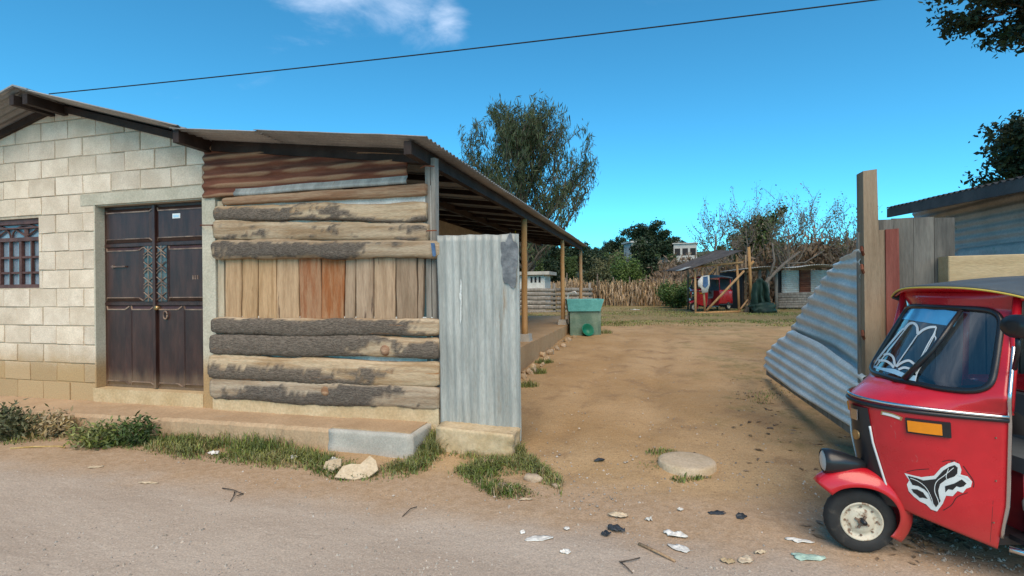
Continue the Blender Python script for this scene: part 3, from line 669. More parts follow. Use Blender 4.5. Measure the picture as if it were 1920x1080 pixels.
bs_ = thing('green_basin', 'dark green plastic basin tipped on its side against the wash trough', 'basin', (q.x, q.y-.18, q.z+.13)); bs_.rotation_euler = (R(62), R(20), R(10))
ob = lathe([(.11, -.08), (.155, .04), (.17, .05), (.17, .06), (.15, .055), (.105, -.065), (.0, -.065)]).build('bowl', 'green_plastic', bs_, True)
q = gpix(1093, 620); jar = lathe([(.07, 0), (.08, .12), (.07, .22), (.03, .25), (.03, .28), (0, .28)]).build('water_jug', 'white_plastic', None, True); jar.location = (q.x-.02, q.y+.05, q.z+.12); tag(jar, 'small whitish jug behind the tipped green basin', 'jug')
# rubble along the slab edge
rk = [rockmesh(1, .8, .6, k*3.3, 'rock', 3, .3, .35) for k in range(4)]
for i in range(26):
    t = rp.uniform(2.2, 8.0); s = .12+rp.uniform(-.08, .16); o = link('rubble_stone', rk[i % 4]); k = rp.uniform(.06, .17); o.scale = (k, k, k); o.rotation_euler = (rp.random(), rp.random(), rp.random()*6); o.location = L2W(s, t, hgl(s, t)+k*.15)
    tag(o, 'small rubble stone at the edge of the porch slab', 'stone', 'rubble along the porch slab')

# ---------------------------------------------------------------- fallen sheet gate and fence on the right of the entrance
gt = thing('leaning_sheet_gate', 'pale corrugated sheet gate sagging from the tall wooden post', 'gate', O, -YAW)
def quad(P, mat, lv, nu=20, bow=0., pitch=.105, amp=.013, name='corrugated_sheet'):
    bl, br, tr_, tl = [Vector(p) for p in P]
    def f(u_, v_):
        p = bl.lerp(br, u_).lerp(tl.lerp(tr_, u_), v_); n_ = (br-bl).cross(tl-bl).normalized(); return p+n_*(bow*math.sin(math.pi*u_)*math.sin(math.pi*v_)+.012*n3(u_*4, v_*3, bow*9)), n_
    return corr(f, 1, lv, pitch, amp, nu, 10).build(name, mat, gt, True, .003)
S0 = 3.80
up_ = [on_s(1484, 642, S0), on_s(1619, 712, S0+.05), on_s(1614, 468, S0+.03), on_s(1575, 490, S0)]
# upper sheet: ragged far edge, built as a fan
def upf(u_, v_):
    far = [on_s(1474, 630, S0-.03), on_s(1494, 594, S0-.02), on_s(1522, 552, S0), on_s(1550, 513, S0+.01), on_s(1578, 484, S0+.02)]
    x = v_*4; i = min(3, int(x)); a_ = far[i].lerp(far[i+1], x-i); b_ = on_s(1620, 715, S0+.07).lerp(on_s(1614, 467, S0+.03), v_)
    p = a_.lerp(b_, u_); return p+Vector((.09*math.sin(math.pi*u_)*(1-v_)+.03*n3(u_*3, v_*2, 4), 0, .015*n3(u_*3, v_*2, 8))), (-1, 0, 0)
corr(upf, 2, 1.15, .125, .015, 24, 10).build('corrugated_sheet', 'galv_gate', gt, True, .003)
def lof(u_, v_):
    x = v_*3; i = min(2, int(x)); fe_ = [on_s(1433, 690, S0-.06), on_s(1436, 664, S0-.07), on_s(1454, 642, S0-.05), on_s(1486, 618, S0-.03)]; a_ = fe_[i].lerp(fe_[i+1], x-i); b_ = on_s(1616, 808, S0+.0).lerp(on_s(1622, 700, S0+.03), v_)
    p = a_.lerp(b_, u_); return p+Vector((-.09*math.sin(math.pi*u_)*(1-v_)+.03*n3(u_*3, v_*2, 14), 0, .02*math.sin(math.pi*u_*1.3))), (-1, 0, .1)
corr(lof, 3, .62, .11, .014, 24, 10).build('corrugated_sheet', 'galv_gate', gt, True, .003)
a, b = on_s(1440, 698, S0+.02), on_s(1612, 815, S0+.06)
MB().obox((a.x, a.y, a.z), (b.x, b.y, b.z), .05, .07).build('bottom_rail', 'greywood', gt)
MB().box(3.815, 3.85, -.0, .035, .3, 2.1).build('hinge_stile', 'greywood', gt)
pst = thing('tall_fence_post', 'tall square brown wooden post at the entrance', 'post', O, -YAW)
MB().add([(3.835, -.08, 0), (3.975, -.08, 0), (3.975, .06, 0), (3.835, .06, 0), (3.83, -.08, 2.6), (3.93, -.08, 2.61), (3.93, .06, 2.61), (3.83, .06, 2.6)], [(0, 1, 5, 4), (1, 2, 6, 5), (2, 3, 7, 6), (3, 0, 4, 7), (4, 5, 6, 7), (3, 2, 1, 0)]).build('timber', 'tanpost', pst)
for z in (1.75, 1.9, 1.2): MB().tube([(3.83, -.07, z), (3.81, -.1, z+.03), (3.82, -.06, z+.07)], .012, 6).build('hinge_wire', 'rust', pst)
fe = thing('board_fence', 'weathered board fence panel with a reddish upright behind the parked tricycle', 'fence', O, -YAW)
a, b = on_t(1638, 412, .05), on_t(1792, 405, .05)
n = 4
for k in range(n):
    s0 = a.x+(b.x-a.x)*k/n; s1 = a.x+(b.x-a.x)*(k+1)/n
    MB().box(s0, s1-.004, .06, .09, .05, a.z+(b.z-a.z)*k/n+rp.uniform(-.012, .012), .004, rp).build('board', 'greybrownwood', fe)
a, b = on_t(1645, 432), on_t(1682, 432); MB().box(a.x, a.x+.045, -.03, .05, .05, a.z, .004, rp).build('upright', 'tanpost', fe); tag(MB().box(a.x+.047, b.x, -.04, .045, .05, a.z+.005, .004, rp).build('upright', 'redwood', fe), 'reddish painted upright')
for k in range(9):
    s0 = 4.53+k*.22; MB().box(s0, s0+.21, .06, .09, .05, 1.62+rp.uniform(-.03, .03), .004, rp).build('board', 'greybrownwood', fe)
yb = thing('yellow_beam', 'thick pale yellow timber beam laid along the fence top', 'beam', O, -YAW)
a = on_t(1773, 487, -.06); MB().prism([(a.x, 1.60), (a.x+2.4, 1.60), (a.x+2.4, 1.90), (a.x, 1.875)], .05, -.1, .006).build('timber', 'yellowwood', yb)
# shed on the neighbouring plot
rsd = thing('sheet_shed', 'corrugated sheet shed with dark overhanging roof behind the board fence', 'shed', O, -YAW)
SR = 6.0
P = lambda x, y: on_s(x, y, SR)
wl, wr = P(1712, 398), P(1920, 342); near_t = .5
far_t = wl.y
def zline(t, A, B): return A.z+(B.z-A.z)*(t-A.y)/(B.y-A.y)
def shw(u_, v_):
    t = far_t+(near_t-far_t)*u_; zt_ = zline(t, wl, wr); zb_ = .9; return (SR, t, zb_+(zt_-zb_)*v_), (-1, 0, 0)
corr(shw, 6, wl.z-.9, .1, .012, 30, 8).build('side_wall', 'oldzinc', rsd, True, .003)
MB().box(SR+.01, SR+.06, near_t, far_t, .1, .92).build('base_boards', 'greybrownwood', rsd)
MB().box(SR+.06, SR+4, far_t-.05, far_t, .1, wl.z-.05).box(SR+.0, SR+4, near_t, near_t+.05, .1, wr.z-.3).build('end_wall', 'greybrownwood', rsd)
e0, e1 = on_s(1662, 391, SR-.45), on_s(1925, 330, SR-.45)
def shr(u_, v_):
    t = e0.y+(near_t-.5-e0.y)*v_; z = zline(t, e0, e1)+.02*n3(t, 2, 1); return (SR-.45+5*u_, t, z+.5*u_), (-.1, 0, 1)
corr(shr, 5, abs(e0.y-near_t), .1, .014, 10, 8).build('roof', 'darkroof', rsd, True, .004)
MB().obox((SR-.43, e0.y, e0.z-.07), (SR-.43, near_t-.5, zline(near_t-.5, e0, e1)-.07), .03, .13).build('fascia', 'darkroof', rsd)
lo = [P(1800, 462), P(1920, 445)]
MB().grid(lambda u_, v_: (SR-.02-.1*(1-v_)+.02*n3(u_*5, v_*3, 1), lo[0].y+(near_t-lo[0].y)*u_, zline(lo[0].y+(near_t-lo[0].y)*u_, lo[0], lo[1])-.30+.26*v_), 20, 5).build('loose_sheet', 'oldzinc', rsd, True, .003)

# ---------------------------------------------------------------- overhead wire
a, b = at_depth(92, 176, 8.2), at_depth(1640, 0, 6.0); d = (b-a)
pts = [a+d*k-Vector((0, 0, .10*(1-(2*k-.6)**2))) for k in np.linspace(-.02, 2.2, 40)]
wr_ = MB().tube([a+d*k for k in np.linspace(0, 1, 2)], .011, 6)
wr_ = MB().tube([a+d*k-Vector((0, 0, .16*k*(1.35-k)-.0))+Vector((0, 0, .16*.35*k)) for k in np.linspace(0, 1.35, 40)], .0085, 6).build('overhead_wire', 'wire', None, True); tag(wr_, 'single dark overhead cable crossing the sky above the yard', 'cable')
# ---------------------------------------------------------------- auto-rickshaw (x forward, y to its left, z up, origin under the front wheel)
TW = Vector((2.136, 3.156, 0)); TW.z = hgw(TW.x, TW.y)
ROWS = [(.19, -.17, -.515, .36), (.45, -.07, -.525, .40), (.70, -.02, -.505, .43), (.90, -.005, -.49, .452), (.945, -.01, -.485, .457), (1.0, -.12, -.455, .485), (1.04, -.245, -.435, .505), (1.5, -.495, -.615, .368), (1.57, -.50, -.60, .40), (1.60, -.53, -.60, .40)]
RZ = [r_[0] for r_ in ROWS]
def cowl(u_, z):
    xc, xe, w = (float(np.interp(z, RZ, [r_[k] for r_ in ROWS])) for k in (1, 2, 3))
    p = float(np.interp(z, [.22, .9, 1.04], [1.9, 2.3, 2.0])); return Vector((xc-(xc-xe)*abs(u_)**p, u_*w, z))
def cz(u_, v_): zb = .19+.15*(1-abs(u_)**1.6); return zb+(1.60-zb)*v_
def cown(u_, z):
    a = cowl(u_+.01, z)-cowl(u_-.01, z); b = cowl(u_, z+.01)-cowl(u_, z-.01); return a.cross(b).normalized()
def in_glass(u_, z, k=1.): return (abs(u_)/(.90*k))**7+(abs(z-1.275)/(.226*k))**7 < 1
def make_tuk():
    T = thing('auto_rickshaw', '', 'auto rickshaw')
    nu, nv = 72, 84; mb = MB(); keep = []
    zs = sorted(list(np.linspace(0, 1, nv+1)))
    for i in range(nu+1):
        for j in range(nv+1):
            u_ = -1+2*i/nu; mb.v.append(tuple(cowl(u_, cz(u_, zs[j]))))
    for i in range(nu):
        for j in range(nv):
            u_ = -1+2*(i+.5)/nu; z = cz(u_, zs[j]*.5+zs[j+1]*.5)
            if not in_glass(u_, z, .985): a = i*(nv+1)+j; mb.f.append((a, a+nv+1, a+nv+2, a+1))
    body = mb.build('front_cowl', 'redpaint', T, True, .006)
    # glass and gasket
    def ring(k, n=80):
        out = []
        for i in range(n):
            a = i/n*2*math.pi; c, s = math.cos(a), math.sin(a); e = 2/7
            out.append((.90*k*math.copysign(abs(c)**e, c), 1.275+.226*k*math.copysign(abs(s)**e, s)))
        return out
    gl = MB(); rings = [ring(k/6) for k in range(1, 7)]; gl.v.append(tuple(cowl(0, 1.275)))
    for rg in rings:
        for u_, z in rg: gl.v.append(tuple(cowl(u_, z)+cown(u_, z)*.003))
    for i in range(80): gl.f.append((0, 1+i, 1+(i+1) % 80))
    for k in range(5):
        for i in range(80): a, b = 1+k*80+i, 1+k*80+(i+1) % 80; gl.f.append((a, b, b+80, a+80))
    ws_ = gl.build('windscreen', 'windscreen', T, True)
    rg = ring(1.0); pts = [cowl(u_, z)+cown(u_, z)*.008 for u_, z in rg]; MB().tube(pts+pts[:2], .017, 8, False).build('gasket', 'blacktrim', ws_, True)
    # belt line trims
    for z, r_, m_, off in ((.945, .010, 'chrome', .012), (.922, .013, 'blacktrim', .008)):
        MB().tube([cowl(u_, z)+cown(u_, z)*off for u_ in np.linspace(-1, 1, 50)], r_, 8).build('belt_trim', m_, body, True)
    for sd_ in (-1, 1):
        MB().tube([cowl(sd_, z)+Vector((-.005, sd_*.006, 0)) for z in np.linspace(.26, 1.58, 30)], .010, 8).build('door_edge_trim', 'chrome', body, True)
        pn = MB()
        def ind(u_, v_, o): z = .80+.085*v_; a = .52+.25*u_; return cowl(a*sd_, z)+cown(a*sd_, z)*o*sd_*sd_
        for k, (m_, o, e) in enumerate((('blacktrim', .018, 0), ('amber', .03, .012))):
            b = MB(); u0, u1, v0, v1 = (0, 1, 0, 1) if not k else (.05, .82, .16, .86)
            g = lambda u_, v_, oo: ind(u0+(u1-u0)*u_, v0+(v1-v0)*v_, oo)
            b.grid(lambda u_, v_: g(u_, v_, o), 8, 2)
            for (fu, fv) in (((lambda x: x), (lambda x: 0.)), ((lambda x: x), (lambda x: 1.)), ((lambda x: 0.), (lambda x: x)), ((lambda x: 1.), (lambda x: x))): b.grid(lambda u_, v_: g(fu(u_), fv(u_), o*v_), 8, 1)
            q = b.build('indicator_housing' if not k else 'indicator_lens', m_, body if not k else pn)
            pn = q
    # black nose channel with bright edge strips
    def nz(u_, v_): z = .32+.58*v_; w = .075+.055*(1-v_); a = (2*u_-1)*w/.44; return cowl(a, z)+cown(a, z)*(.008+.02*math.sin(math.pi*u_))
    nose = MB().grid(nz, 10, 24).build('nose_panel', 'blacktrim', body, True)
    for e in (0, 1):
        MB().tube([Vector(nz(e, v_))+Vector((.006, 0, 0)) for v_ in np.linspace(.18, .82, 20)], .0065, 6).build('nose_trim', 'decalwhite', nose, True)
    c = cowl(0, .72); MB().tube([c+Vector((.028, 0, 0)), c+Vector((.036, 0, 0))], .03, 20).build('badge', 'brass', nose)
    c = cowl(0, .84); MB().box(c.x+.03, c.x+.036, -.028, .028, .815, .88).build('emblem_plate', 'chrome', nose)
    # front fork, wheel, mudguard, headlight (steered a little)
    fk = bpy.data.objects.new('steering_fork', None); COL.objects.link(fk); fk.parent = T; fk.rotation_euler = (0, 0, R(-14))
    def fpart(mb_, n_, m_, sm=True, par=None): return mb_.build(n_, m_, par or fk, sm)
    def wheel(par, x, y, z, w=.105, r_=.208):
        prof = [(.118, -.034), (.128, -.046), (.155, -.052), (.185, -.050), (.199, -.040), (.206, -.022), (.208, 0), (.206, .022), (.199, .040), (.185, .050), (.155, .052), (.128, .046), (.118, .034)]
        n = 48; mb_ = MB()
        for i in range(n):
            a = i/n*6.28318
            for k, (q, yy) in enumerate(prof): q2 = q-(.004 if (k in (4, 5, 7, 8) and i % 2) else 0); mb_.v.append((q2*math.cos(a), yy, q2*math.sin(a)))
        m_ = len(prof)
        for i in range(n):
            for k in range(m_-1): a, b = i*m_+k, ((i+1) % n)*m_+k; mb_.f.append((a, a+1, b+1, b))
        ty = mb_.build('front_wheel' if par is fk else 'rear_wheel', 'rubber', par, True); ty.location = (x, y, z); ty.scale = (.95,)*3 if par is fk else (1,)*3
        for sd_ in (-1, 1):
            rim = MB(); pr = [(.124, .044), (.120, .050), (.112, .046), (.102, .030), (.082, .026), (.074, .036), (.050, .040), (.0, .040)]
            for q, yy in pr:
                for i in range(n): a = i/n*6.28318; rim.v.append((q*math.cos(a), sd_*yy, q*math.sin(a)))
            for k in range(len(pr)-1):
                for i in range(n): rim.f.append((k*n+i, k*n+(i+1) % n, (k+1)*n+(i+1) % n, (k+1)*n+i))
            ro = rim.build('rim', 'rimcream', ty, True)
            hb = MB()
            hb.tube([(0, sd_*.036, 0), (0, sd_*.056, 0)], .024, 12)
            for k in range(4): a = k*math.pi/2+.5; hb.obox((0, sd_*.046, 0), (.044*math.cos(a), sd_*.044, .044*math.sin(a)), .02, .012)
            for k in range(8): a = k*math.pi/4; hb.tube([(.092*math.cos(a), sd_*.026, .092*math.sin(a)), (.092*math.cos(a), sd_*.034, .092*math.sin(a))], .007, 6)
            hb.build('hub', 'rustyhub', ty)
        return ty
    wheel(fk, 0, 0, .1975)
    def mg(u_, v_):
        a = R(38+ (212-38)*u_); r_ = .285-.03*u_+.03*math.exp(-(u_/.2)**2)+.025*math.sin(math.pi*u_); w = .085+.03*math.sin(math.pi*min(1, u_*1.1)); q = 2*v_-1
        drop = .075*abs(q)**2.5+.02*q*q; rr = r_-drop
        return (rr*math.cos(a)+.0, w*math.copysign(abs(q)**.7, q), .225+rr*math.sin(a))
    fpart(MB().grid(mg, 40, 18), 'mudguard', 'redpaint').modifiers.new('s', 'SOLIDIFY').thickness = .005
    hl = MB(); n = 28; prof = [(.20, .066), (.195, .074), (.16, .077), (.09, .066), (.02, .045), (-.03, .026), (-.05, .0)]
    for x, q in prof:
        for i in range(n): a = i/n*6.28318; hl.v.append((x, q*math.cos(a), .545+(q*1.0)*math.sin(a)-.05*max(0, (.16-x))))
    for k in range(len(prof)-1):
        for i in range(n): hl.f.append((k*n+i, k*n+(i+1) % n, (k+1)*n+(i+1) % n, (k+1)*n+i))
    hlo = fpart(hl, 'headlight', 'blacktrim')
    ln = MB(); pr = [(.193, .066), (.203, .05), (.208, .025), (.209, 0)]
    for x, q in pr:
        for i in range(n): a = i/n*6.28318; ln.v.append((x, q*math.cos(a), .545+q*math.sin(a)))
    for k in range(3):
        for i in range(n): ln.f.append((k*n+i, k*n+(i+1) % n, (k+1)*n+(i+1) % n, (k+1)*n+i))
    fpart(ln, 'headlight_lens', 'lensglass', True, hlo); fpart(MB().box(.05, .12, -.03, .03, .45, .50), 'headlight_bracket', 'blacktrim', False, hlo)
    fpart(MB().tube([(-.02, -.075, .21), (-.05, -.08, .34), (-.10, -.03, .46)], .018, 8).tube([(0, -.09, .208), (0, .09, .208)], .014, 8), 'fork_arm', 'blacktrim')
    # floor, seats, rear body, canopy
    MB().box(-2.3, -.53, -.34, .34, .20, .25).box(-2.3, -1.2, -.60, .60, .26, .32).build('floor', 'blacktrim', T)
    for sd_ in (-1, 1):
        MB().tube([(-.56, sd_*.38, .20), (-.72, sd_*.52, .19), (-1.15, sd_*.56, .20)], .018, 8).build('sill_bar', 'chrome', T, True)
        MB().prism([(-.60, .235), (-1.15, .235), (-1.15, .262), (-.60, .262)], sd_*.34, sd_*.54).build('footboard', 'blacktrim', T)
        rq = MB()
        def rqf(u_, v_): x = -1.18-1.15*u_; z = .30+.68*v_; return (x, sd_*(.56+.06*math.sin(math.pi*v_*.8)-.05*u_**3), z)
        rq.grid(rqf, 10, 10); rq.build('rear_side_panel', 'redpaint', T, True, .01)
        wa = wheel(T, -2.0, sd_*.53, .208)
        MB().tube([(-.60, sd_*.40, 1.58), (-.49, sd_*.458, .95)], .02, 8).tube([(-1.2, sd_*.60, .95), (-1.2, sd_*.58, 1.54)], .018, 8).tube([(-2.2, sd_*.56, .95), (-2.15, sd_*.57, 1.54)], .018, 8).tube([(-.6, sd_*.41, 1.57), (-1.2, sd_*.58, 1.55), (-2.15, sd_*.57, 1.54)], .02, 8).build('canopy_frame', 'redpaint', T, True)
        if sd_ < 0: continue
        # mirror
        c = Vector((-.40, sd_*.60, 1.43)); mm = MB(); n = 20
        for x, q in ((.03, .3), (.026, .8), (.012, 1), (-.012, 1), (-.014, .9)):
            for i in range(n): a = i/n*6.28318; mm.v.append((c.x+x, c.y+q*.085*math.cos(a), c.z+q*.06*math.sin(a)))
        for k in range(4):
            for i in range(n): mm.f.append((k*n+i, k*n+(i+1) % n, (k+1)*n+(i+1) % n, (k+1)*n+i))
        mm.f.append(tuple(range(n))); mm.f.append(tuple(4*n+i for i in range(n))[::-1])
        mo = mm.build('mirror', 'blacktrim', T, True); MB().tube([c+Vector((0, 0, -.055)), c+Vector((-.01, -sd_*.01, -.12)), (-.475, sd_*.505, 1.20)], .011, 6).build('mirror_arm', 'blacktrim', mo, True)
    MB().grid(lambda u_, v_: (-2.33-.03*math.sin(math.pi*u_), -.57+1.14*u_, .30+.70*v_), 8, 4).build('tail_panel', 'redpaint', T, True, .01)
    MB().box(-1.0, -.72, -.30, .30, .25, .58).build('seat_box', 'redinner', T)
    MB().box(-1.08, -.70, -.33, .33, .585, .67).box(-1.12, -1.05, -.33, .33, .67, .95).build('driver_seat', 'vinyl', T)
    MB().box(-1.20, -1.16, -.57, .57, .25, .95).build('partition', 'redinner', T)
    MB().box(-2.1, -1.55, -.55, .55, .50, .64).box(-2.2, -2.08, -.55, .55, .64, 1.15).build('passenger_seat', 'vinyl', T)
    MB().tube([(-.34, 0, .55), (-.52, 0, 1.02)], .03, 10).tube([(-.55, -.27, 1.06), (-.53, -.1, 1.02), (-.53, .1, 1.02), (-.55, .27, 1.06)], .016, 8).build('handlebar', 'blacktrim', T, True)
    MB().grid(lambda u_, v_: cowl(2*u_-1, 1.0)*1+Vector((-.05-.25*v_, 0, -.03-.15*v_)), 16, 4).build('dashboard', 'blacktrim', T, True)
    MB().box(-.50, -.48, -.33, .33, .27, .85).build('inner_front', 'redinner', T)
    def cp(u_, v_):
        x = -.455+.10*v_*0-1.83*u_; q = 2*v_-1; w = .50+.12*sst(0, .45, u_); zc = 1.632+.06*math.sin(math.pi*min(1, u_*1.1)); x -= .14*abs(q)**2*(1-u_)
        return (x, w*q, zc-.07*abs(q)**3)
    can = MB().grid(cp, 24, 24).build('canopy', 'vinyl', T, True, .012)
    for sd_ in (0, 1):
        MB().grid(lambda u_, v_: Vector(cp(u_, sd_))+Vector((0, (sd_*2-1)*.004, -.05*v_*(1 if u_ > .02 else .3))), 24, 3).build('canopy_side', 'vinyl', can, True, .006)
    MB().grid(lambda u_, v_: (-2.285-.03*v_, (-.62+1.24*u_)*(1-.06*v_), 1.64-.085*abs(2*u_-1)**3.5-.62*v_), 12, 6).build('rear_curtain', 'vinyl', can, True, .006)
    MB().tube([Vector(cp(0, v_))+Vector((.008, 0, -.006)) for v_ in np.linspace(0, 1, 40)], .006, 6).build('piping', 'yellowpipe', can, True)
    MB().grid(lambda u_, v_: Vector(cp(0, u_)).lerp(cowl((2*u_-1), 1.595), v_)+Vector((-.01, 0, -.01*(1-v_))), 24, 4).build('header', 'redpaint', can, True, .006)
    for sd_ in (-1, 1): MB().obox((-.62, sd_*.44, 1.52), (-1.2, sd_*.585, 1.50), .012, .07).build('header_side', 'orangered', can)
    # wiper
    MB().tube([cowl(.46, 1.48)+cown(.46, 1.48)*.025, cowl(.30, 1.25)+cown(.30, 1.25)*.022, cowl(.12, 1.06)+cown(.12, 1.06)*.02], [.012, .016, .019], 6).build('wiper', 'blacktrim', ws_, True)
    return T, body, ws_, nose
tuk, body, wscr, nose = make_tuk()
tuk['label'] = 'red three-wheeled auto rickshaw with a fox head emblem, parked beside the board fence'
tuk['group'] = 'red auto rickshaws'
tuk.location = TW; tuk.rotation_euler = (0, 0, math.pi)
# stickers and other marks: traced outlines laid on the cowl and glass surfaces
def to_world(v): return Vector((TW.x-v[0], TW.y-v[1], TW.z+v[2]))
def to_tuk(p): return Vector((TW.x-p[0], TW.y-p[1], p[2]-TW.z))
cv = []; cfc = []
for i in range(61):
    for j in range(61): cv.append(to_world(cowl(-1+2*i/60, .22+1.38*j/60)))
for i in range(60):
    for j in range(60): a = i*61+j; cfc.append((a, a+61, a+62, a+1))
bvh = BVHTree.FromPolygons(cv, cfc)
def onto(px, py, off):
    h = bvh.ray_cast(EYEP, raydir(px, py).normalized())
    if h[0] is None: return None
    n_ = h[1] if h[1].dot(raydir(px, py)) < 0 else -h[1]
    return to_tuk(h[0]+n_*off)
def zo(pts, x0, y0, k=.27778): return [(x0+p[0]*k, y0+p[1]*k) for p in pts]
def decal(name, poly, mat, off, par):
    xs = [p[0] for p in poly]; ys = [p[1] for p in poly]; pts = [Vector(p) for p in poly]; n = len(pts); dense = []
    for i in range(n):
        a, b = pts[i], pts[(i+1) % n]; k = max(1, int((b-a).length/4))
        dense += [a.lerp(b, q/k) for q in range(k)]
    nb = len(dense); extra = []
    for x in np.arange(min(xs), max(xs), 6):
        for y in np.arange(min(ys), max(ys), 6): extra.append(Vector((x, y)))
    vs_, es, fs, *_ = delaunay_2d_cdt(dense+extra, [(i, (i+1) % nb) for i in range(nb)], [list(range(nb))], 1, 1e-5)
    mb = MB(); P_ = [onto(v.x, v.y, off) for v in vs_]
    ok = lambda f: all(P_[i] is not None for i in f)
    mb.v = [tuple(p) if p else (0, 0, 0) for p in P_]; mb.f = [tuple(f) for f in fs if ok(f)]
    used = sorted({i for f in mb.f for i in f}); re = {a: b for b, a in enumerate(used)}; mb.v = [mb.v[i] for i in used]; mb.f = [tuple(re[i] for i in f) for f in mb.f]
    return mb.build(name, mat, par, True)
def smooth(pts, k=6, closed=False):
    out = []; n = len(pts)
    for i in range(n if closed else n-1):
        p0, p1, p2, p3 = (pts[(i+d) % n] if closed else pts[min(max(i+d, 0), n-1)] for d in (-1, 0, 1, 2))
        for q in range(k):
            t = q/k; out.append(tuple(.5*((2*p1[c])+(-p0[c]+p2[c])*t+(2*p0[c]-5*p1[c]+4*p2[c]-p3[c])*t*t+(-p0[c]+3*p1[c]-3*p2[c]+p3[c])*t**3) for c in (0, 1)))
    if not closed: out.append(pts[-1])
    return out
def strokes(name, lines, mat, off, par):
    mb = MB()
    for pts, w in lines:
        w *= 1.35 if name == 'book_sticker' else 1
        sm = smooth(pts, 6) if len(pts) > 2 else [(pts[0][0]+(pts[1][0]-pts[0][0])*q/8, pts[0][1]+(pts[1][1]-pts[0][1])*q/8) for q in range(9)]
        b = len(mb.v); ok = True; row = []
        for i, p in enumerate(sm):
            a, c = sm[max(i-1, 0)], sm[min(i+1, len(sm)-1)]; dx, dy = c[0]-a[0], c[1]-a[1]; l = math.hypot(dx, dy) or 1; nx, ny = -dy/l*w/2, dx/l*w/2
            q0, q1 = onto(p[0]+nx, p[1]+ny, off), onto(p[0]-nx, p[1]-ny, off)
            if q0 is None or q1 is None: continue
            row += [tuple(q0), tuple(q1)]
        mb.v += row
        for i in range(len(row)//2-1): k = b+2*i; mb.f.append((k, k+1, k+3, k+2))
    return mb.build(name, mat, par, True)
fx = lambda p: zo(p, 1500, 780)
outer = [(705, 383), (760, 398), (820, 410), (905, 400), (950, 348), (1000, 318), (1040, 306), (1075, 322), (1088, 362), (1082, 392), (1130, 405), (1160, 440), (1152, 476), (1120, 488), (1098, 516), (1062, 503), (1030, 538), (985, 535), (962, 590), (925, 641), (885, 628), (850, 592), (812, 575), (770, 542), (735, 505), (722, 460), (738, 432)]
fox = decal('fox_emblem', fx([(p[0]+(p[0]-930)*.035, p[1]+(p[1]-470)*.05) for p in outer]), 'blacktrim', .003, body)
decal('fox_white', fx(outer), 'decalwhite', .0045, fox)
inn = [(728, 400), (790, 416), (832, 432), (915, 422), (965, 366), (1010, 338), (1042, 328), (1062, 345), (1060, 385), (1040, 405), (985, 425), (945, 455), (932, 500), (940, 550), (948, 570), (918, 612), (885, 565), (868, 520), (840, 492), (800, 470), (760, 462), (748, 440)]
decal('fox_black', fx(inn), 'blacktrim', .006, fox)
decal('fox_black', fx([(752, 490), (790, 492), (830, 512), (862, 556), (830, 548), (808, 548), (790, 530), (766, 512)]), 'blacktrim', .006, fox)
decal('fox_black', fx([(978, 470), (1040, 452), (1090, 424), (1122, 452), (1102, 472), (1078, 478), (1055, 470), (1030, 496), (1000, 490), (980, 512)]), 'blacktrim', .006, fox)
strokes('fox_line', [(fx([(745, 415), (800, 438), (850, 480), (885, 545), (900, 600)]), 1.2), (fx([(1035, 345), (975, 395), (920, 440), (908, 500), (930, 560), (938, 590)]), 1.4), (fx([(1060, 395), (1100, 405), (1140, 430)]), 1.2), (fx([(1000, 350), (985, 400), (990, 425)]), 1.2)], 'decalwhite', .0075, fox)
strokes('fox_shadow', [(fx([(720, 375), (780, 362), (870, 355)]), 1.2), (fx([(960, 306), (1000, 297), (1050, 298)]), 1.2), (fx([(1100, 335), (1125, 370), (1170, 440), (1168, 480)]), 1.6), (fx([(965, 635), (1020, 600), (1060, 545), (1130, 515)]), 1.4)], 'blacktrim', .004, fox)
bx_ = lambda p: zo(p, 1500, 520)
bk = strokes('book_sticker', [
    (bx_([(497, 598), (590, 478), (690, 362), (712, 352)]), 2.6), (bx_([(520, 602), (610, 490), (720, 350)]), 1.4), (bx_([(712, 352), (742, 318), (772, 312), (796, 335), (800, 385)]), 3.4),
    (bx_([(800, 388), (836, 358), (880, 340), (925, 338)]), 3.2), (bx_([(925, 338), (912, 378), (860, 470), (792, 606)]), 1.8), (bx_([(800, 388), (730, 490), (650, 605)]), 1.5),
    (bx_([(912, 395), (920, 430), (870, 520), (800, 640), (782, 704)]), 1.8), (bx_([(918, 372), (908, 402), (845, 520), (790, 622)]), 1.2),
    (bx_([(570, 528), (605, 520), (636, 545), (646, 600)]), 3.2), (bx_([(535, 565), (580, 566), (615, 585), (640, 612)]), 3.2), (bx_([(655, 605), (700, 575), (745, 566), (792, 604)]), 3.2), (bx_([(670, 625), (710, 612), (755, 625), (792, 648)]), 3.2)], 'decalwhite', .006, wscr)
decal('sticker_base', bx_([(490, 592), (560, 612), (645, 622), (720, 655), (795, 668), (782, 712), (640, 655), (487, 608)]), 'decalblue', .0055, bk)
decal('blue_band', bx_([(722, 197), (900, 208), (1092, 240), (1045, 335), (880, 312), (690, 283)]), 'bandblue', .0055, wscr)  # flat blue band across the upper part of the windscreen
strokes('number_six', [(zo([(405, 905), (392, 930), (388, 985), (398, 1035), (415, 1030), (418, 990), (398, 985)], 1502, 520), 2.4)], 'decalwhite', .006, body)
pm('ghostpaint', (.50, .10, .10), (.58, .17, .16), 30, rough=.5)
strokes('faded_lettering', [(fx(p), 1.1) for p in ([(690, 235), (700, 265), (706, 290)], [(690, 235), (715, 235), (720, 255), (700, 262), (728, 290)], [(742, 250), (750, 280), (756, 300), (775, 303)], [(780, 262), (795, 285), (815, 310)], [(808, 268), (795, 290), (786, 312)])], 'ghostpaint', .003, body)
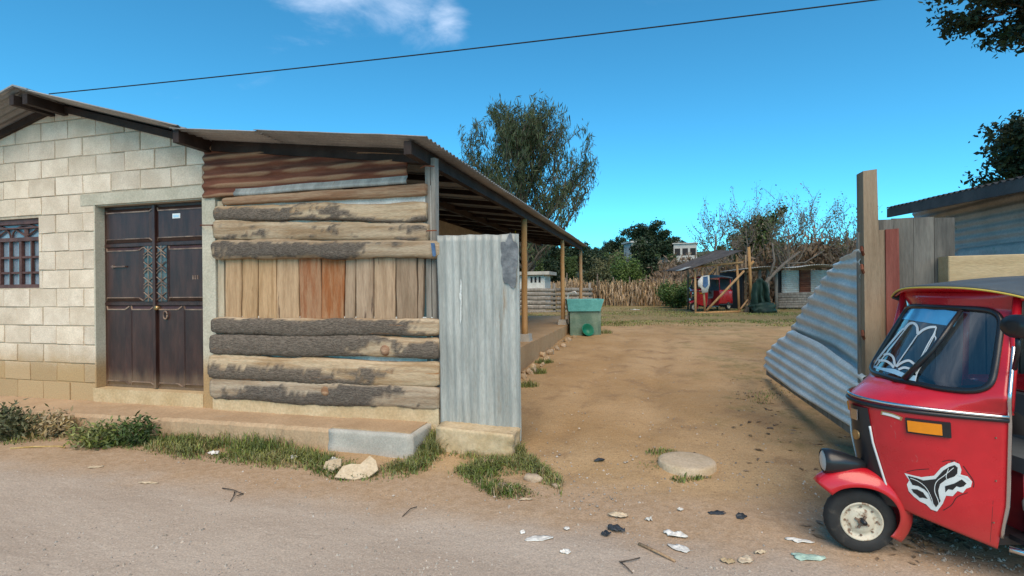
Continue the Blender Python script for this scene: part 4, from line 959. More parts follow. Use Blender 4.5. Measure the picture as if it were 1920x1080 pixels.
strokes('scuff', [(fx(p), w) for p, w in (([(615, 60), (640, 110), (650, 150)], 2.2), ([(640, 40), (655, 90), (668, 125)], 1.5), ([(1290, 180), (1310, 210), (1300, 250)], 1.2), ([(1180, 860), (1240, 880), (1300, 885)], 2.0))], 'ghostpaint', .003, body)
strokes('panel_seam', [(fx([(1318, 40), (1312, 300), (1300, 600), (1280, 880)]), .8)], 'blacktrim', .003, body)
strokes('maker_badge', [(zo([(550, 912), (620, 928), (690, 955)], 1500, 520), 7)], 'brass', .006, body); strokes('maker_badge_face', [(zo([(560, 916), (620, 930), (675, 950)], 1500, 520), 4)], 'decalwhite', .0075, body)

for k in range(3):
    z = .34+.24*k; c = cowl(.955, z); MB().tube([c, c+Vector((.001, .009, 0))], .004, 6).build('rivet', 'rustyhub', body)
sk = link('white_sack', rockmesh(.26, .2, .24, 6, 'white_plastic', 8, .3, .3)); sk.location = to_world((-.80, .40, .38)); tag(sk, 'crumpled white sack on the footboard of the rickshaw', 'sack')

# ---------------------------------------------------------------- vegetation helpers
def leaves_np(rng, pts, per, spread, size, aspect=1.6, droop=0., vertical=0.):
    pts = np.repeat(pts, per, 0); n = len(pts); c = pts+rng.normal(0, 1, (n, 3))*spread
    a = rng.normal(0, 1, (n, 3)); a[:, 2] = a[:, 2]*(1+vertical*2)+vertical*2-droop; a /= np.linalg.norm(a, axis=1, keepdims=True)
    b = np.cross(a, rng.normal(0, 1, (n, 3))); b /= np.linalg.norm(b, axis=1, keepdims=True)
    sz = size*rng.uniform(.6, 1.4, (n, 1)); a *= sz*aspect/2; b *= sz/2
    v = np.stack([c-a, c+b*.9-a*.1, c+a, c-b*.9-a*.1], 1).reshape(-1, 3); f = np.arange(n*4).reshape(n, 4); return v, f
def branch_tree(seed, h, trunk_r, crown0, n1, l1, n2, l2, up1, up2, taper=.8, lean=0, shape=lambda u_: 1., n3_=0, l3=0):
    """returns wood MB, twig points"""
    r_ = random.Random(seed); mb = MB(); tips = []
    k = 9; P_ = [Vector((lean*(i/k)**1.5*h+.04*h*n3(i*.5, seed, 0), .04*h*n3(i*.5, seed, 7), h*i/k)) for i in range(k+1)]; R_ = [trunk_r*(1-taper*i/k) for i in range(k+1)]; mb.tube(P_, R_, 8)
    def along(u_): x = u_*k; i = min(k-1, int(x)); return P_[i].lerp(P_[i+1], x-i)
    def grow(p, d, L, r0, lvl):
        pts = [p]; dd = d.normalized(); n = 5
        for i in range(n):
            dd = (dd+Vector((r_.gauss(0, .16), r_.gauss(0, .16), r_.gauss(0, .12)+(up1 if lvl == 1 else up2)*.22))).normalized(); pts.append(pts[-1]+dd*(L/n))
        mb.tube(pts, [r0*(1-.8*i/n) for i in range(n+1)], 5 if lvl == 1 else 4, False); return pts
    for i in range(n1):
        u_ = crown0+(1-crown0)*((i+r_.random())/n1); a = i*2.4+r_.random(); d = Vector((math.cos(a), math.sin(a), .35+.5*up1)); L = l1*shape((u_-crown0)/(1-crown0))*r_.uniform(.8, 1.2); p = along(min(u_, .99))
        b1 = grow(p, d, L, trunk_r*(1-taper*u_)*.55, 1)
        for j in range(n2):
            q = b1[1+(j % 5)]; a2 = r_.random()*6.28; d2 = (b1[-1]-b1[0]).normalized()+Vector((math.cos(a2), math.sin(a2), r_.uniform(-.3, .7)))*.9
            b2 = grow(q, d2, l2*r_.uniform(.6, 1.3)*(.5+.5*shape((u_-crown0)/(1-crown0))), trunk_r*.12, 2); tips += b2[2:]
            for k3 in range(n3_):
                q3 = b2[1+k3 % 5]; a3 = r_.random()*6.28; b3 = grow(q3, (b2[-1]-b2[0]).normalized()+Vector((math.cos(a3), math.sin(a3), r_.uniform(-.3, .6)))*.8, l3*r_.uniform(.6, 1.3), trunk_r*.05, 2); tips += b3[2:]
        tips += b1[3:]
    return mb, np.array([tuple(p) for p in tips])
def tree(name, label, cat, loc, wood, wmat, tips, per, spread, size, lmat, seed, aspect=1.6, droop=0, vertical=0, group=None, rz=0):
    t = thing(name, label, cat, loc, rz, group); wood.build('trunk', wmat, t, True)
    if per: v, f = leaves_np(np.random.default_rng(seed), tips, per, spread, size, aspect, droop, vertical); link('crown', npmesh('crown', v, f, lmat), t)
    return t
def base(px, depth): d = raydir(px, 541); p = d*depth; return Vector((p.x, p.y, hgw(p.x, p.y)-.1))
# tall feathery tree behind the porch
w_, tp = branch_tree(21, 10.6, .26, .16, 52, 5.1, 10, 1.9, .75, 1.2, .9, .0, lambda u_: .28+.85*math.sin(math.pi*min(1, .40+u_*.60))**.8)
tree('casuarina_tree', 'tall feathery dark evergreen tree rising behind the porch roof', 'tree', base(985, 34), w_, 'bark', tp, 12, .18, .06, 'lf_casuarina', 2, 7., 0, .8)
# overhanging tree, upper right
w_, tp = branch_tree(33, 10.2, .30, .66, 20, 3.9, 10, 1.6, .1, .1, .8, -.02, lambda u_: 1, 3, .7)
p = base(2250, 11.5); tree('shade_tree', 'broadleaf tree with hanging dark boughs reaching over the sheet shed', 'tree', p, w_, 'bark', tp[tp[:, 2] > 6.5], 22, .15, .10, 'lf_dark', 3, 1.7, .3)
w_, tp = branch_tree(35, 6.8, .20, .55, 14, 1.4, 8, .8, .1, .1, .8)
p = base(1935, 19); tree('round_tree', 'smaller dense dark tree behind the sheet shed roof', 'tree', p, w_, 'bark', tp, 22, .18, .12, 'lf_dark', 4, 1.6)
# leafless trees behind the carport
for i, (px, dp, h, sd_) in enumerate(((1345, 33, 5.8, 41), (1400, 36, 6.6, 42), (1478, 31, 5.9, 43), (1530, 35, 6.6, 44), (1590, 32, 5.6, 45), (1440, 40, 7.2, 46))):
    w_, tp = branch_tree(sd_, h*.8, .15, .3, 13, h*.42, 8, h*.18, .7, .6, .8, .02*(i % 3-1), lambda u_: 1.1-.3*u_, 3, h*.08)
    tree('bare_tree', 'nearly leafless grey-brown tree with spreading twigs behind the carport and back shed', 'tree', base(px, dp), w_, 'greybark', tp[::2], 1, .12, .08, 'lf_brown' if i % 2 else 'lf_olive', 50+i, 1.5, .2, 0, 'leafless trees behind the carport')
w_, tp = branch_tree(61, 5.2, .18, .35, 14, 1.7, 8, .8, .3, .2); tree('green_tree', 'bushy olive green tree among the leafless trees', 'tree', base(1420, 38), w_, 'bark', tp, 24, .2, .13, 'lf_mid', 9)
# yard-edge bushes
def bush(px, dp, h, r_, mat, seed, label, per=26, size=.1, name='bush'):
    w_, tp = branch_tree(seed, h*.75, .07, .12, 12, r_*.8, 7, r_*.45, .5, .4, .7); return tree(name, label, 'bush', base(px, dp), w_, 'bark', tp, per, r_*.13, size, mat, seed)
bush(1210, 52, 5.6, 1.5, 'lf_dark', 71, 'tall dark rounded tree standing behind the cornstalk fence', 40, .16, 'dark_tree')
bush(1178, 44, 2.2, 1.9, 'lf_bright', 72, 'low bright green bush behind the cornstalk fence', 34, .13)
bush(1121, 36, 2.3, 1.2, 'lf_olive', 73, 'grey-green bush on a short stem near the porch end', 26, .1)
bush(1150, 48, 3.0, 2.0, 'lf_olive', 74, 'pale olive bush between the grey-green bush and the bright green bush', 22, .13)
bush(1268, 27.5, .75, 1.0, 'lf_bright', 75, 'low green clump of weeds beside the second rickshaw', 26, .07)
# wooded hill behind
far_w = [branch_tree(80+k, 7, .22, .25, 16, (2.4, 3.2, 2.0)[k], 6, 1.2, .2, .2, .85, 0, (lambda u_: 1.15-u_, lambda u_: .5+.7*math.sin(math.pi*u_), lambda u_: .8)[k]) for k in range(3)]
protos = []
for k in range(3):
    w_, tp = far_w[k]; v, f = leaves_np(np.random.default_rng(k), tp, 18, .38, .30, 1.5); protos.append((w_.mesh('trunk', 'bark', True), npmesh('crown', v, f, ('lf_dark', 'lf_dark', 'lf_mid')[k])))
LB = ('dark conical pine on the wooded hill behind the yard', 'dark spreading tree on the wooded hill behind the yard', 'mid green slender tree on the wooded hill behind the yard')
rt = random.Random(8)
def hilltree(px, dp, top, k):
    b = base(px, dp); zt_ = EYE+(541-top)/F*dp; s_ = max(.3, (zt_-b.z)/8.2); o = thing('hill_tree', LB[k], 'tree', b, rt.random()*6, 'trees on the hill: '+LB[k].split(' on')[0]); o.scale = (s_*rt.uniform(.9, 1.2),)*2+(s_,)
    link('trunk', protos[k][0], o); link('crown', protos[k][1], o)
for a in ((1213, 120, 425, 1), (1238, 118, 440, 1), (1160, 105, 452, 1), (1135, 100, 462, 0), (1105, 95, 466, 1), (1180, 100, 458, 2), (1080, 85, 462, 1), (1055, 80, 468, 0), (1030, 82, 462, 1), (1005, 78, 455, 1), (980, 85, 458, 0), (955, 80, 460, 1), (1265, 150, 450, 1), (1285, 140, 462, 0), (1300, 130, 470, 2), (1145, 80, 478, 2), (1115, 75, 480, 1), (1068, 68, 485, 2), (1035, 66, 490, 1), (1000, 64, 488, 2), (1230, 90, 480, 2), (1195, 85, 482, 1), (1260, 95, 482, 2)): hilltree(*a)
for k in range(44): dp = rt.uniform(70, 150); px = rt.uniform(1280, 2300); hilltree(px, dp, 490-rt.random()*25-(px-1280)*.03, rt.randrange(3))
for k in range(24): dp = rt.uniform(60, 130); px = rt.uniform(-600, 950); hilltree(px, dp, 470-rt.random()*30, rt.randrange(3))
# dry scrub on the slope
rg = np.random.default_rng(5); pts = []
while len(pts) < 2600:
    px = rg.uniform(1230, 1680); dp = rg.uniform(36, 75); d = raydir(px, 541)*dp; z = hgw(d.x, d.y)
    if n3(d.x*.15, d.y*.15, 4) > -.25: pts.append((d.x, d.y, z+abs(rg.normal(0, 1.0))))
while len(pts) < 4600:
    px = rg.uniform(1300, 1640); dp = rg.uniform(32.5, 42); d = raydir(px, 541)*dp; h = 1.2+2.6*sst(1300, 1480, px)
    if n3(d.x*.4, d.y*.4, 9) > -.2: pts.append((d.x, d.y, hgw(d.x, d.y)+h*rg.random()**1.3))
v, f = leaves_np(rg, np.array(pts), 11, .45, .16, 3.0, 0, .4); tag(link('dry_scrub', npmesh('dry_scrub', v, f, 'lf_brown')), 'mass of dry brown scrub covering the slope behind the carport', 'scrub', kind='stuff')

# ---------------------------------------------------------------- far houses, back fence, small white building
def farhouse(name, label, px, dp, w, d_, top, mat, wins=2):
    b = base(px, dp); h = max(2.4, EYE+(541-top)/F*dp-b.z); t = thing(name, label, 'house', b, R(rt.uniform(-20, 20))); MB().box(-w/2, w/2, -d_/2, d_/2, -1, h).build('wall', mat, t); MB().box(-w/2-.3, w/2+.3, -d_/2-.3, d_/2+.3, h+.005, h+.25).build('roof', 'farwall', t)
    for k in range(wins): x = -w/2+w*(k+.5)/wins; MB().box(x-.6, x+.6, -d_/2-.03, -d_/2+.03, h*.35, h*.75).build('window', 'darkopen', t)
farhouse('hill_house', 'flat roofed white house standing among pines on the hill', 1190, 80, 2.2, 3, 459, 'farwall', 2)
farhouse('hill_house', 'grey two storey block house on the hillside', 1262, 125, 2.6, 4, 455, 'farwall', 2)
farhouse('hill_house', 'low pale house beside the grey two storey block house', 1247, 122, 3.2, 4, 466, 'farwall', 2)
farhouse('hill_house', 'long pale house at the edge of the dry slope', 1285, 118, 5, 5, 462, 'farwall', 3)
farhouse('hill_house', 'tiny white house low among the hill trees', 1152, 92, 2.2, 3, 488, 'whitewash', 1)
q = base(1006, 27); cb = thing('small_white_outbuilding', 'small white outbuilding with flat slab roof seen through the porch', 'outbuilding', q, -YAW)
MB().box(-.9, .45, 0, 1.6, 0, 1.95).build('wall', 'whitewash', cb); MB().box(-1.1, .75, -.3, 1.9, 1.955, 2.13).build('roof', 'greycement', cb)
for k in range(3): MB().box(-.32+.22*k, -.22+.22*k, -.015, .02, 1.55, 1.85).build('window', 'darkopen', cb)
lf = thing('low_log_fence', 'low weathered log fence at the back of the porch', 'fence', base(1000, 24.5), -R(4))
for k in range(6):
    for e in range(3): MB().tube([(-2.4+e*1.75, 0, .12+k*.21+rp.uniform(-.02, .02)), (-1.55+e*1.75, .02, .12+k*.21), (-.68+e*1.75, 0, .12+k*.21+rp.uniform(-.02, .02))], [.085, .1, .08], 9).build('log', 'greywood', lf, True)
for k in range(4): MB().tube([(-2.4+k*1.7, .14, 0), (-2.4+k*1.7, .14, 1.5)], .06, 8).build('post', 'greywood', lf, True)
cs = thing('cornstalk_fence', 'fence of upright dry cornstalks along the back of the yard', 'fence', (0, 0, 0)); vs_, fs = [], []
A_, B_ = base(1062, 33), base(1310, 29.5); rc = np.random.default_rng(12)
for k in range(640):
    u_ = rc.random()*1.05; p = np.array(A_.lerp(B_, u_)); p[:2] += rc.normal(0, .16, 2); p[2] = hgw(p[0], p[1]); h = rc.uniform(.9, 1.65); r_ = rc.uniform(.014, .032); l = rc.normal(0, .10, 2)
    for (lo, hi, r0, r1) in ((0, 1, r_, r_*.6),):
        b = len(vs_)
        for (z, rr, q) in ((0, r0, 0.), (h*.5, r0, .4), (h, r1, 1.)):
            for a in range(4): vs_.append((p[0]+l[0]*q+rr*math.cos(a*1.571+k), p[1]+l[1]*q+rr*math.sin(a*1.571+k), p[2]+z))
        for z in range(2):
            for a in range(4): i, j = b+z*4+a, b+z*4+(a+1) % 4; fs.append((i, j, j+4, i+4))
    for q in range(4):
        z = rc.uniform(.3, .95)*h; a = rc.random()*6.28; L = rc.uniform(.2, .5); b = len(vs_); c_, s_ = math.cos(a), math.sin(a); w = .025; x, y, zz = p[0]+l[0]*z/h, p[1]+l[1]*z/h, p[2]+z
        vs_ += [(x-s_*w, y+c_*w, zz), (x+s_*w, y-c_*w, zz), (x+c_*L*.6+s_*w, y+s_*L*.6-c_*w, zz+.08), (x+c_*L*.6-s_*w, y+s_*L*.6+c_*w, zz+.08)]; fs.append((b, b+1, b+2, b+3))
        b = len(vs_); vs_ += [vs_[b-2], vs_[b-1], (x+c_*L, y+s_*L, zz-.25), (x+c_*L-.01, y+s_*L, zz-.25)]; fs.append((b, b+1, b+2, b+3))
o = link('stalks', npmesh('stalks', vs_, fs, 'corn_dry'), cs); o['kind'] = 'stuff'
for k in range(9): p = A_.lerp(B_, k/8); MB().tube([(p.x, p.y-.1, hgw(p.x, p.y)), (p.x+.03, p.y-.1, hgw(p.x, p.y)+rp.uniform(1.7, 2.2))], .04, 7).build('stake', 'bark', cs, True)
# corn stubble field beyond
rg = np.random.default_rng(9); v_, f_ = [], []
for k in range(3500):
    px = rg.uniform(960, 1330); dp = rg.uniform(34, 66); d = raydir(px, 541)*dp; z = hgw(d.x, d.y); b = len(v_); w = .035; h = rg.uniform(.4, 1.3); l = rg.normal(0, .2); v_ += [(d.x-w, d.y, z), (d.x+w, d.y, z), (d.x+w+l, d.y, z+h), (d.x-w+l, d.y, z+h)]; f_.append((b, b+1, b+2, b+3))
tag(link('corn_field', npmesh('corn_field', v_, f_, 'corn_dry')), 'field of dry brown corn stubble behind the yard', 'field', kind='stuff')

# ---------------------------------------------------------------- carport with the second rickshaw, back shed, trunk, tarp
q = gpix(1345, 586); DC = q.y
def cpt(px, py, dy=0.): p = at_depth(px, py, DC+dy); return p
cpo = thing('timber_carport', 'open carport of raw orange timber poles with sloping sheet roof', 'carport', (0, 0, 0))
def pole(a, b, r_=.05, name='pole', mat='post'): return MB().tube([a, Vector(a).lerp(Vector(b), .5)+Vector((.01, .01, 0)), b], [r_, r_, r_*.9], 8).build(name, mat, cpo, True)
for (x0, y0, x1, y1, d0, d1, r_) in ((1304, 587, 1303, 505, 0, 0, .055), (1322, 585, 1316, 502, 0, 0, .05), (1386, 585, 1381, 480, 0, 0, .055), (1408, 562, 1404, 463, .3, .3, .07), (1303, 587, 1388, 584, -.06, -.06, .045), (1302, 500, 1393, 492, -.06, -.06, .05), (1325, 582, 1395, 508, -.1, -.1, .055), (1327, 517, 1344, 499, 0, 0, .04), (1388, 580, 1402, 562, 0, .3, .04), (1404, 500, 1413, 490, .3, .3, .06)):
    pole(cpt(x0, y0, d0), cpt(x1, y1, d1), r_)
for (x, yb_, yt) in ((1290, 578, 500), (1345, 578, 497), (1398, 578, 478)): a = cpt(x, yb_, 2.6); a.z = hgw(a.x, a.y); pole(a, cpt(x, yt, 2.6), .05, 'pole', 'tanpost')
def cr_(u_, v_): a, b = cpt(1283, 508, -.5), cpt(1393, 470, -.5); p = a.lerp(b, u_); return (p.x, p.y+2.8*v_, p.z+(.095+.12*u_)*v_), (-.3, 0, 1)
corr(cr_, 3.2, 3.4, .12, .02, 6, 8).build('roof', 'darkroof', cpo, True, .006)
lip = MB().grid(lambda u_, v_: cpt(1277, 507, -.55).lerp(cpt(1296, 500, -.55), u_)+Vector((0, .8*v_, 0)), 3, 3).build('loose_sheet', 'oldzinc', cpo, True, .01)
t2 = copy_tree(tuk, None, skip=('faded_lettering', 'scuff', 'panel_seam', 'fox_emblem', 'book_sticker', 'number_six', 'blue_band', 'maker_badge', 'maker_badge_face'))
t2['label'] = 'second red auto rickshaw parked under the timber carport'
p = at_depth(1300, 583, DC+1.1); t2.location = (p.x, p.y, hgw(p.x, p.y)+.01); t2.rotation_euler = (0, 0, math.pi+R(36))
hc = thing('hanging_shirt', 'white garment with a blue middle hung from the carport frame', 'garment', (0, 0, 0))
pts = [(1309, 527), (1316, 518), (1330, 516), (1331, 533), (1327, 548), (1317, 550), (1315, 540), (1310, 537)]
cc = cpt(1319, 533, -.14)
mb = MB(); n = len(pts); P_ = [cpt(x, y, -.14) for x, y in pts]; mb.v = [tuple(p) for p in P_]+[tuple(p+Vector((0, .05, 0))) for p in P_]+[tuple(cc+Vector((0, -.05, 0)))]
mb.f = [(i, (i+1) % n, 2*n) for i in range(n)]+[(i, (i+1) % n, n+(i+1) % n, n+i) for i in range(n)]; mb.build('cloth', 'white_plastic', hc, True)
pts = [(1319, 519), (1327, 518), (1328, 534), (1323, 540), (1318, 536)]; P_ = [cpt(x, y, -.22) for x, y in pts]; n = 5; MB().add([tuple(p) for p in P_]+[tuple(p+Vector((0, .03, 0))) for p in P_], [tuple(range(5)), (9, 8, 7, 6, 5)]+[(i, (i+1) % 5, 5+(i+1) % 5, 5+i) for i in range(5)]).build('blue_middle', 'bluecloth', hc)
lt = thing('dead_tree', 'bare dead tree trunk leaning beside the carport', 'trunk', (0, 0, 0))
MB().tube([cpt(1398, 586, .1), cpt(1420, 555, .3), cpt(1442, 522, .5), cpt(1470, 495, .8), cpt(1500, 472, 1)], [.12, .1, .09, .07, .04], 9).tube([cpt(1442, 522, .5), cpt(1452, 490, .6), cpt(1448, 455, .7)], [.07, .05, .03], 7).tube([cpt(1470, 495, .8), cpt(1510, 492, .9), cpt(1545, 470, 1)], [.05, .035, .02], 6).build('wood', 'greybark', lt, True)
bsd = thing('back_shed', 'low shed of logs and zinc sheets with a wavy sheet roof behind the yard', 'shed', (0, 0, 0)); DB = DC+2.2
def bpt(px, py, dy=0.): return at_depth(px, py, DB+dy)
a, b = bpt(1462, 590), bpt(1560, 588); gz = hgw(a.x, a.y)
zt0, zt1 = bpt(1462, 507).z, bpt(1560, 505).z; zmid = bpt(1500, 549).z
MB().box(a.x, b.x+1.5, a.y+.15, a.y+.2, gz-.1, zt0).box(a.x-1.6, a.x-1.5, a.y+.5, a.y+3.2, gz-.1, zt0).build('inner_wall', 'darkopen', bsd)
corr(lambda u_, v_: ((bpt(1462, 1).x+(bpt(1495, 1).x-bpt(1462, 1).x)*u_, a.y+.08, zmid+(zt0-zmid)*v_), (0, -1, 0)), 1, zt0-zmid, .1, .012, 3, 8).build('zinc_panel', 'oldzinc', bsd, True, .003)
corr(lambda u_, v_: ((bpt(1495, 1).x+.01+(bpt(1516, 1).x-bpt(1495, 1).x)*u_, a.y+.06, zmid+(zt0-zmid)*v_), (0, -1, 0)), 1, zt0-zmid, .1, .012, 3, 8).build('rusty_panel', 'rust', bsd, True, .003)
corr(lambda u_, v_: ((bpt(1516, 1).x+.01+1.6*u_, a.y+.08, zmid+(zt0-zmid)*v_), (0, -1, 0)), 1, zt0-zmid, .1, .012, 3, 8).build('zinc_panel', 'oldzinc', bsd, True, .003)
nl = 6
for k in range(nl): z = gz+.06+(zmid-gz-.06)*(k+.5)/nl; MB().tube([(a.x-.05, a.y+.05, z+rp.uniform(-.02, .02)), ((a.x+b.x)/2, a.y+.03, z), (b.x+1.4, a.y+.05, z+rp.uniform(-.02, .02))], [.085, .1, .09], 9).build('log', 'greywood', bsd, True)
for x in (1456, 1440, 1425): p = bpt(x, 590, -.1); MB().tube([(p.x, p.y, gz-.05), (p.x, p.y, zt0+.05)], .08, 8).build('post', 'greywood', bsd, True)
def brf(u_, v_): p = bpt(1408, 507, -.8).lerp(bpt(1585, 500, -.8), u_); return (p.x, p.y+3.6*v_, p.z+.10+.05*math.sin(u_*11)-.05*v_), (0, 0, 1)
mb = MB(); mb.grid(lambda u_, v_: Vector(brf(u_, v_)[0])+Vector((0, 0, .012*math.sin(u_*250))), 200, 6); mb.build('roof', 'oldzinc', bsd, True, .006)
tp_ = thing('green_tarp', 'dark green tarpaulin hung and slumped between the dead trunk and the back shed', 'tarpaulin', (0, 0, 0)); c = gpix(1438, 588); 

def tarpf(u_, v_):
    w = .38+.22*(1-v_); a = (u_-.5)*2
    return (c.x+a*w*.75+.06*n3(u_*6, v_*3, 2), c.y+.55+.16*math.sin(u_*17+v_*2)*(1-.4*v_)+.12*n3(u_*4, v_*4, 5), c.z+1.5*v_*(1-.18*a*a+.05*n3(u_*5, 1, 1)))
MB().grid(tarpf, 30, 16).build('net', 'tarp', tp_, True, .02)
o = link('bundle', rockmesh(1.1, .6, .5, 3, 'tarp', 10, .3, .3), tp_); o.location = (c.x, c.y+.35, c.z+.2)

# ---------------------------------------------------------------- grass, weeds
def grassmesh(name, pts, hmin, hmax, width, mat, seed, lean=.5):
    rg = np.random.default_rng(seed); n = len(pts); p = np.asarray(pts); h = rg.uniform(hmin, hmax, (n, 1))*np.asarray([q[3] if len(q) > 3 else 1 for q in pts])[:, None]; p = p[:, :3]; a = rg.uniform(0, 6.283, n); dr_ = np.stack([np.cos(a), np.sin(a), 0*a], 1); sd_ = np.stack([-np.sin(a), np.cos(a), 0*a], 1)*width/2*rg.uniform(.6, 1.4, (n, 1)); l = rg.uniform(.1, lean*1.6, (n, 1))
    m_ = p+dr_*h*l*.35+np.array([0, 0, 1])*h*.6; t = p+dr_*h*l+np.array([0, 0, 1])*h*(1-.25*l); v = np.stack([p-sd_, p+sd_, m_+sd_*.8, m_-sd_*.8, t+sd_*.1, t-sd_*.1], 1).reshape(-1, 3); i = np.arange(n)[:, None]*6; f = np.concatenate([i+np.array([0, 1, 2, 3]), i+np.array([3, 2, 4, 5])], 0); return npmesh(name, v, f, mat)
def scatter(rng, n, fn, px0, px1, py0, py1):
    out = []
    for k in range(n):
        px, py = rng.uniform(px0, px1), rng.uniform(py0, py1); w = fn(px, py)
        if w > 0 and rng.random() < w: q = gpix(px, py); out.append((q.x, q.y, q.z-.005, .4+.6*w))
    return out
r_ = random.Random(17)
def lf_(pts): xs_ = [p[0] for p in pts]; ys_ = [p[1] for p in pts]; return lambda x: float(np.interp(x, xs_, ys_))
lowb = lf_([(0, 838), (120, 830), (250, 848), (330, 862), (470, 880), (560, 885), (640, 905), (760, 905), (860, 900), (930, 938), (1050, 935)]); topb = lf_([(0, 785), (250, 806), (470, 822), (620, 858), (700, 872), (790, 862), (830, 845), (1000, 862), (1050, 895)])
def strip(px, py):
    if not topb(px)-6 < py < lowb(px): return 0
    d = min(py-topb(px)+6, lowb(px)-py)/16; q = gpix(px, py); return max(0, min(1, d))*max(0, min(1, .75+1.9*n3(q.x*2.2, q.y*2.2, 3)+(.3 if px < 640 else .0)))
g1 = scatter(r_, 60000, strip, 0, 1055, 780, 942)
tag(link('verge_grass', grassmesh('verge_grass', g1, .03, .105, .009, 'grass_green', 1, .9)), 'low green grass growing along the foot of the pavement', 'grass', kind='stuff')
def drystrip(px, py): return strip(px, py)*max(0, n3(px*.02, py*.05, 8)+.35)
g2 = scatter(r_, 34000, drystrip, 0, 1055, 775, 942)
tag(link('dry_grass', grassmesh('dry_grass', g2, .04, .15, .007, 'grass_dry', 2, .7)), 'dry straw coloured grass mixed into the roadside verge', 'grass', kind='stuff')
# upright tufts at the pavement foot, by the panel and along the slab
tf = []
for (px, py, n, rad, h) in ((470, 840, 260, .20, 2.2), (510, 846, 260, .18, 2.2), (420, 832, 240, .2, 1.9), (370, 830, 220, .2, 1.7), (560, 856, 200, .15, 1.7), (600, 862, 120, .12, 1.4), (320, 828, 200, .2, 1.5), (805, 850, 300, .12, 2.2), (815, 835, 260, .10, 2.6), (790, 862, 160, .1, 1.4), (965, 850, 260, .09, 1.6), (985, 862, 140, .1, 1.0), (890, 856, 120, .12, .9), (1005, 700, 260, .14, 1.6), (990, 725, 200, .12, 1.5), (1020, 680, 160, .14, 1.3), (1240, 848, 120, .12, .6), (1285, 898, 90, .1, .6), (1315, 896, 50, .06, .5), (1135, 625, 120, .15, 1.8), (20, 800, 300, .25, 1.7), (90, 795, 260, .22, 1.7)):
    c = gpix(px, py)
    for k in range(n): a, q = r_.random()*6.28, rad*math.sqrt(r_.random()); x, y = c.x+q*math.cos(a)*1.3, c.y+q*math.sin(a)*.7; tf.append((x, y, hgw(x, y)-.005, h*(1-.5*q/rad)))
tag(link('grass_tufts', grassmesh('grass_tufts', tf, .05, .12, .008, 'grass_green', 3, .6)), 'taller green grass tufts by the pavement, the panel and the slab', 'grass', kind='stuff')
def yardg(px, py):
    q = gpix(px, py); t = W2L(q).y; return max(0, min(1, (n3(q.x*.5, q.y*.5, 2)*1.6+.5)*sst(10, 13.5, t+2*n3(q.x*.3, q.y*.3, 6))))
g3 = scatter(r_, 26000, yardg, 990, 1520, 572, 612)
tag(link('yard_grass', grassmesh('yard_grass', g3, .03, .09, .02, 'grass_green', 4, .9)), 'short patchy grass at the far end of the yard', 'grass', kind='stuff')
def sparse(px, py): q = gpix(px, py); return max(0, n3(q.x*1.1, q.y*1.1, 12)*1.5-.42)*(1 if px > 1180 else .25)
g4 = scatter(r_, 20000, sparse, 1080, 1600, 625, 880)
tag(link('sparse_grass', grassmesh('sparse_grass', g4, .015, .05, .008, 'grass_green', 5, 1.)), 'sparse short grass sprouting from the bare yard earth', 'grass', kind='stuff')
def weed(px, py, h, r0, mat, seed, label, n=24):
    h *= .68; r0 *= .9
    c = gpix(px, py); t = thing('weed_plant', label, 'weed', c); w = MB(); rr = random.Random(seed); tips = []
    for k in range(n):
        a = rr.random()*6.28; e = Vector((math.cos(a)*r0*rr.random(), math.sin(a)*r0*rr.random()*.6, h*rr.uniform(.4, 1))); m_ = e*.5+Vector((rr.gauss(0, .03), rr.gauss(0, .03), .05)); w.tube([(0, 0, 0), m_, e], [.006, .004, .002], 4, False); tips += [tuple(m_), tuple(e), tuple(e*.8), tuple(e*.65)]
    w.build('stems', 'stick', t); v, f = leaves_np(np.random.default_rng(seed), np.array(tips), 12, .055, .022, 2.8); v[:, 2] = np.maximum(v[:, 2], .005); link('foliage', npmesh('foliage', v, f, mat), t)
weed(185, 838, .30, .30, 'grass_green', 1, 'fresh green leafy weed growing in front of the door'); weed(255, 832, .32, .26, 'lf_mid', 2, 'rounded deep green leafy weed beside the fresh green weed'); weed(30, 822, .36, .4, 'lf_olive', 3, 'straggly olive weed below the barred window'); weed(100, 820, .34, .36, 'grass_dry', 4, 'dried brown weed between the olive weed and the fresh green weed'); weed(5, 818, .42, .2, 'lf_olive', 5, 'tall olive leafy weed at the end of the verge by the window')
# gravel and leaf litter
rg = random.Random(23); mb = MB(); mb2 = MB()
def chip(mb_, p, r0):
    a = rg.random()*6.28; k = 5; top = [(p.x+r0*math.cos(a+i*1.2566)*rg.uniform(.6, 1.1), p.y+r0*math.sin(a+i*1.2566)*rg.uniform(.6, 1.1), p.z-.004) for i in range(k)]; mb_.add(top+[(p.x+rg.uniform(-.3, .3)*r0, p.y, p.z+r0*rg.uniform(.4, .8))], [(i, (i+1) % k, k) for i in range(k)])
for k in range(4200): chip(mb, gpix(rg.uniform(-40, 1960), 860+220*rg.random()**.7), .004+.014*rg.random()**5)
for k in range(1300): chip(mb, gpix(rg.uniform(990, 1600), rg.uniform(640, 960)), .004+.014*rg.random()**4)
pm('gravel', (.28, .235, .19), (.44, .38, .32), 9, bump=.2, island=True, var=.35)
tag(mb.build('gravel', 'gravel'), 'loose small gravel strewn over the road and yard', 'gravel', kind='stuff')
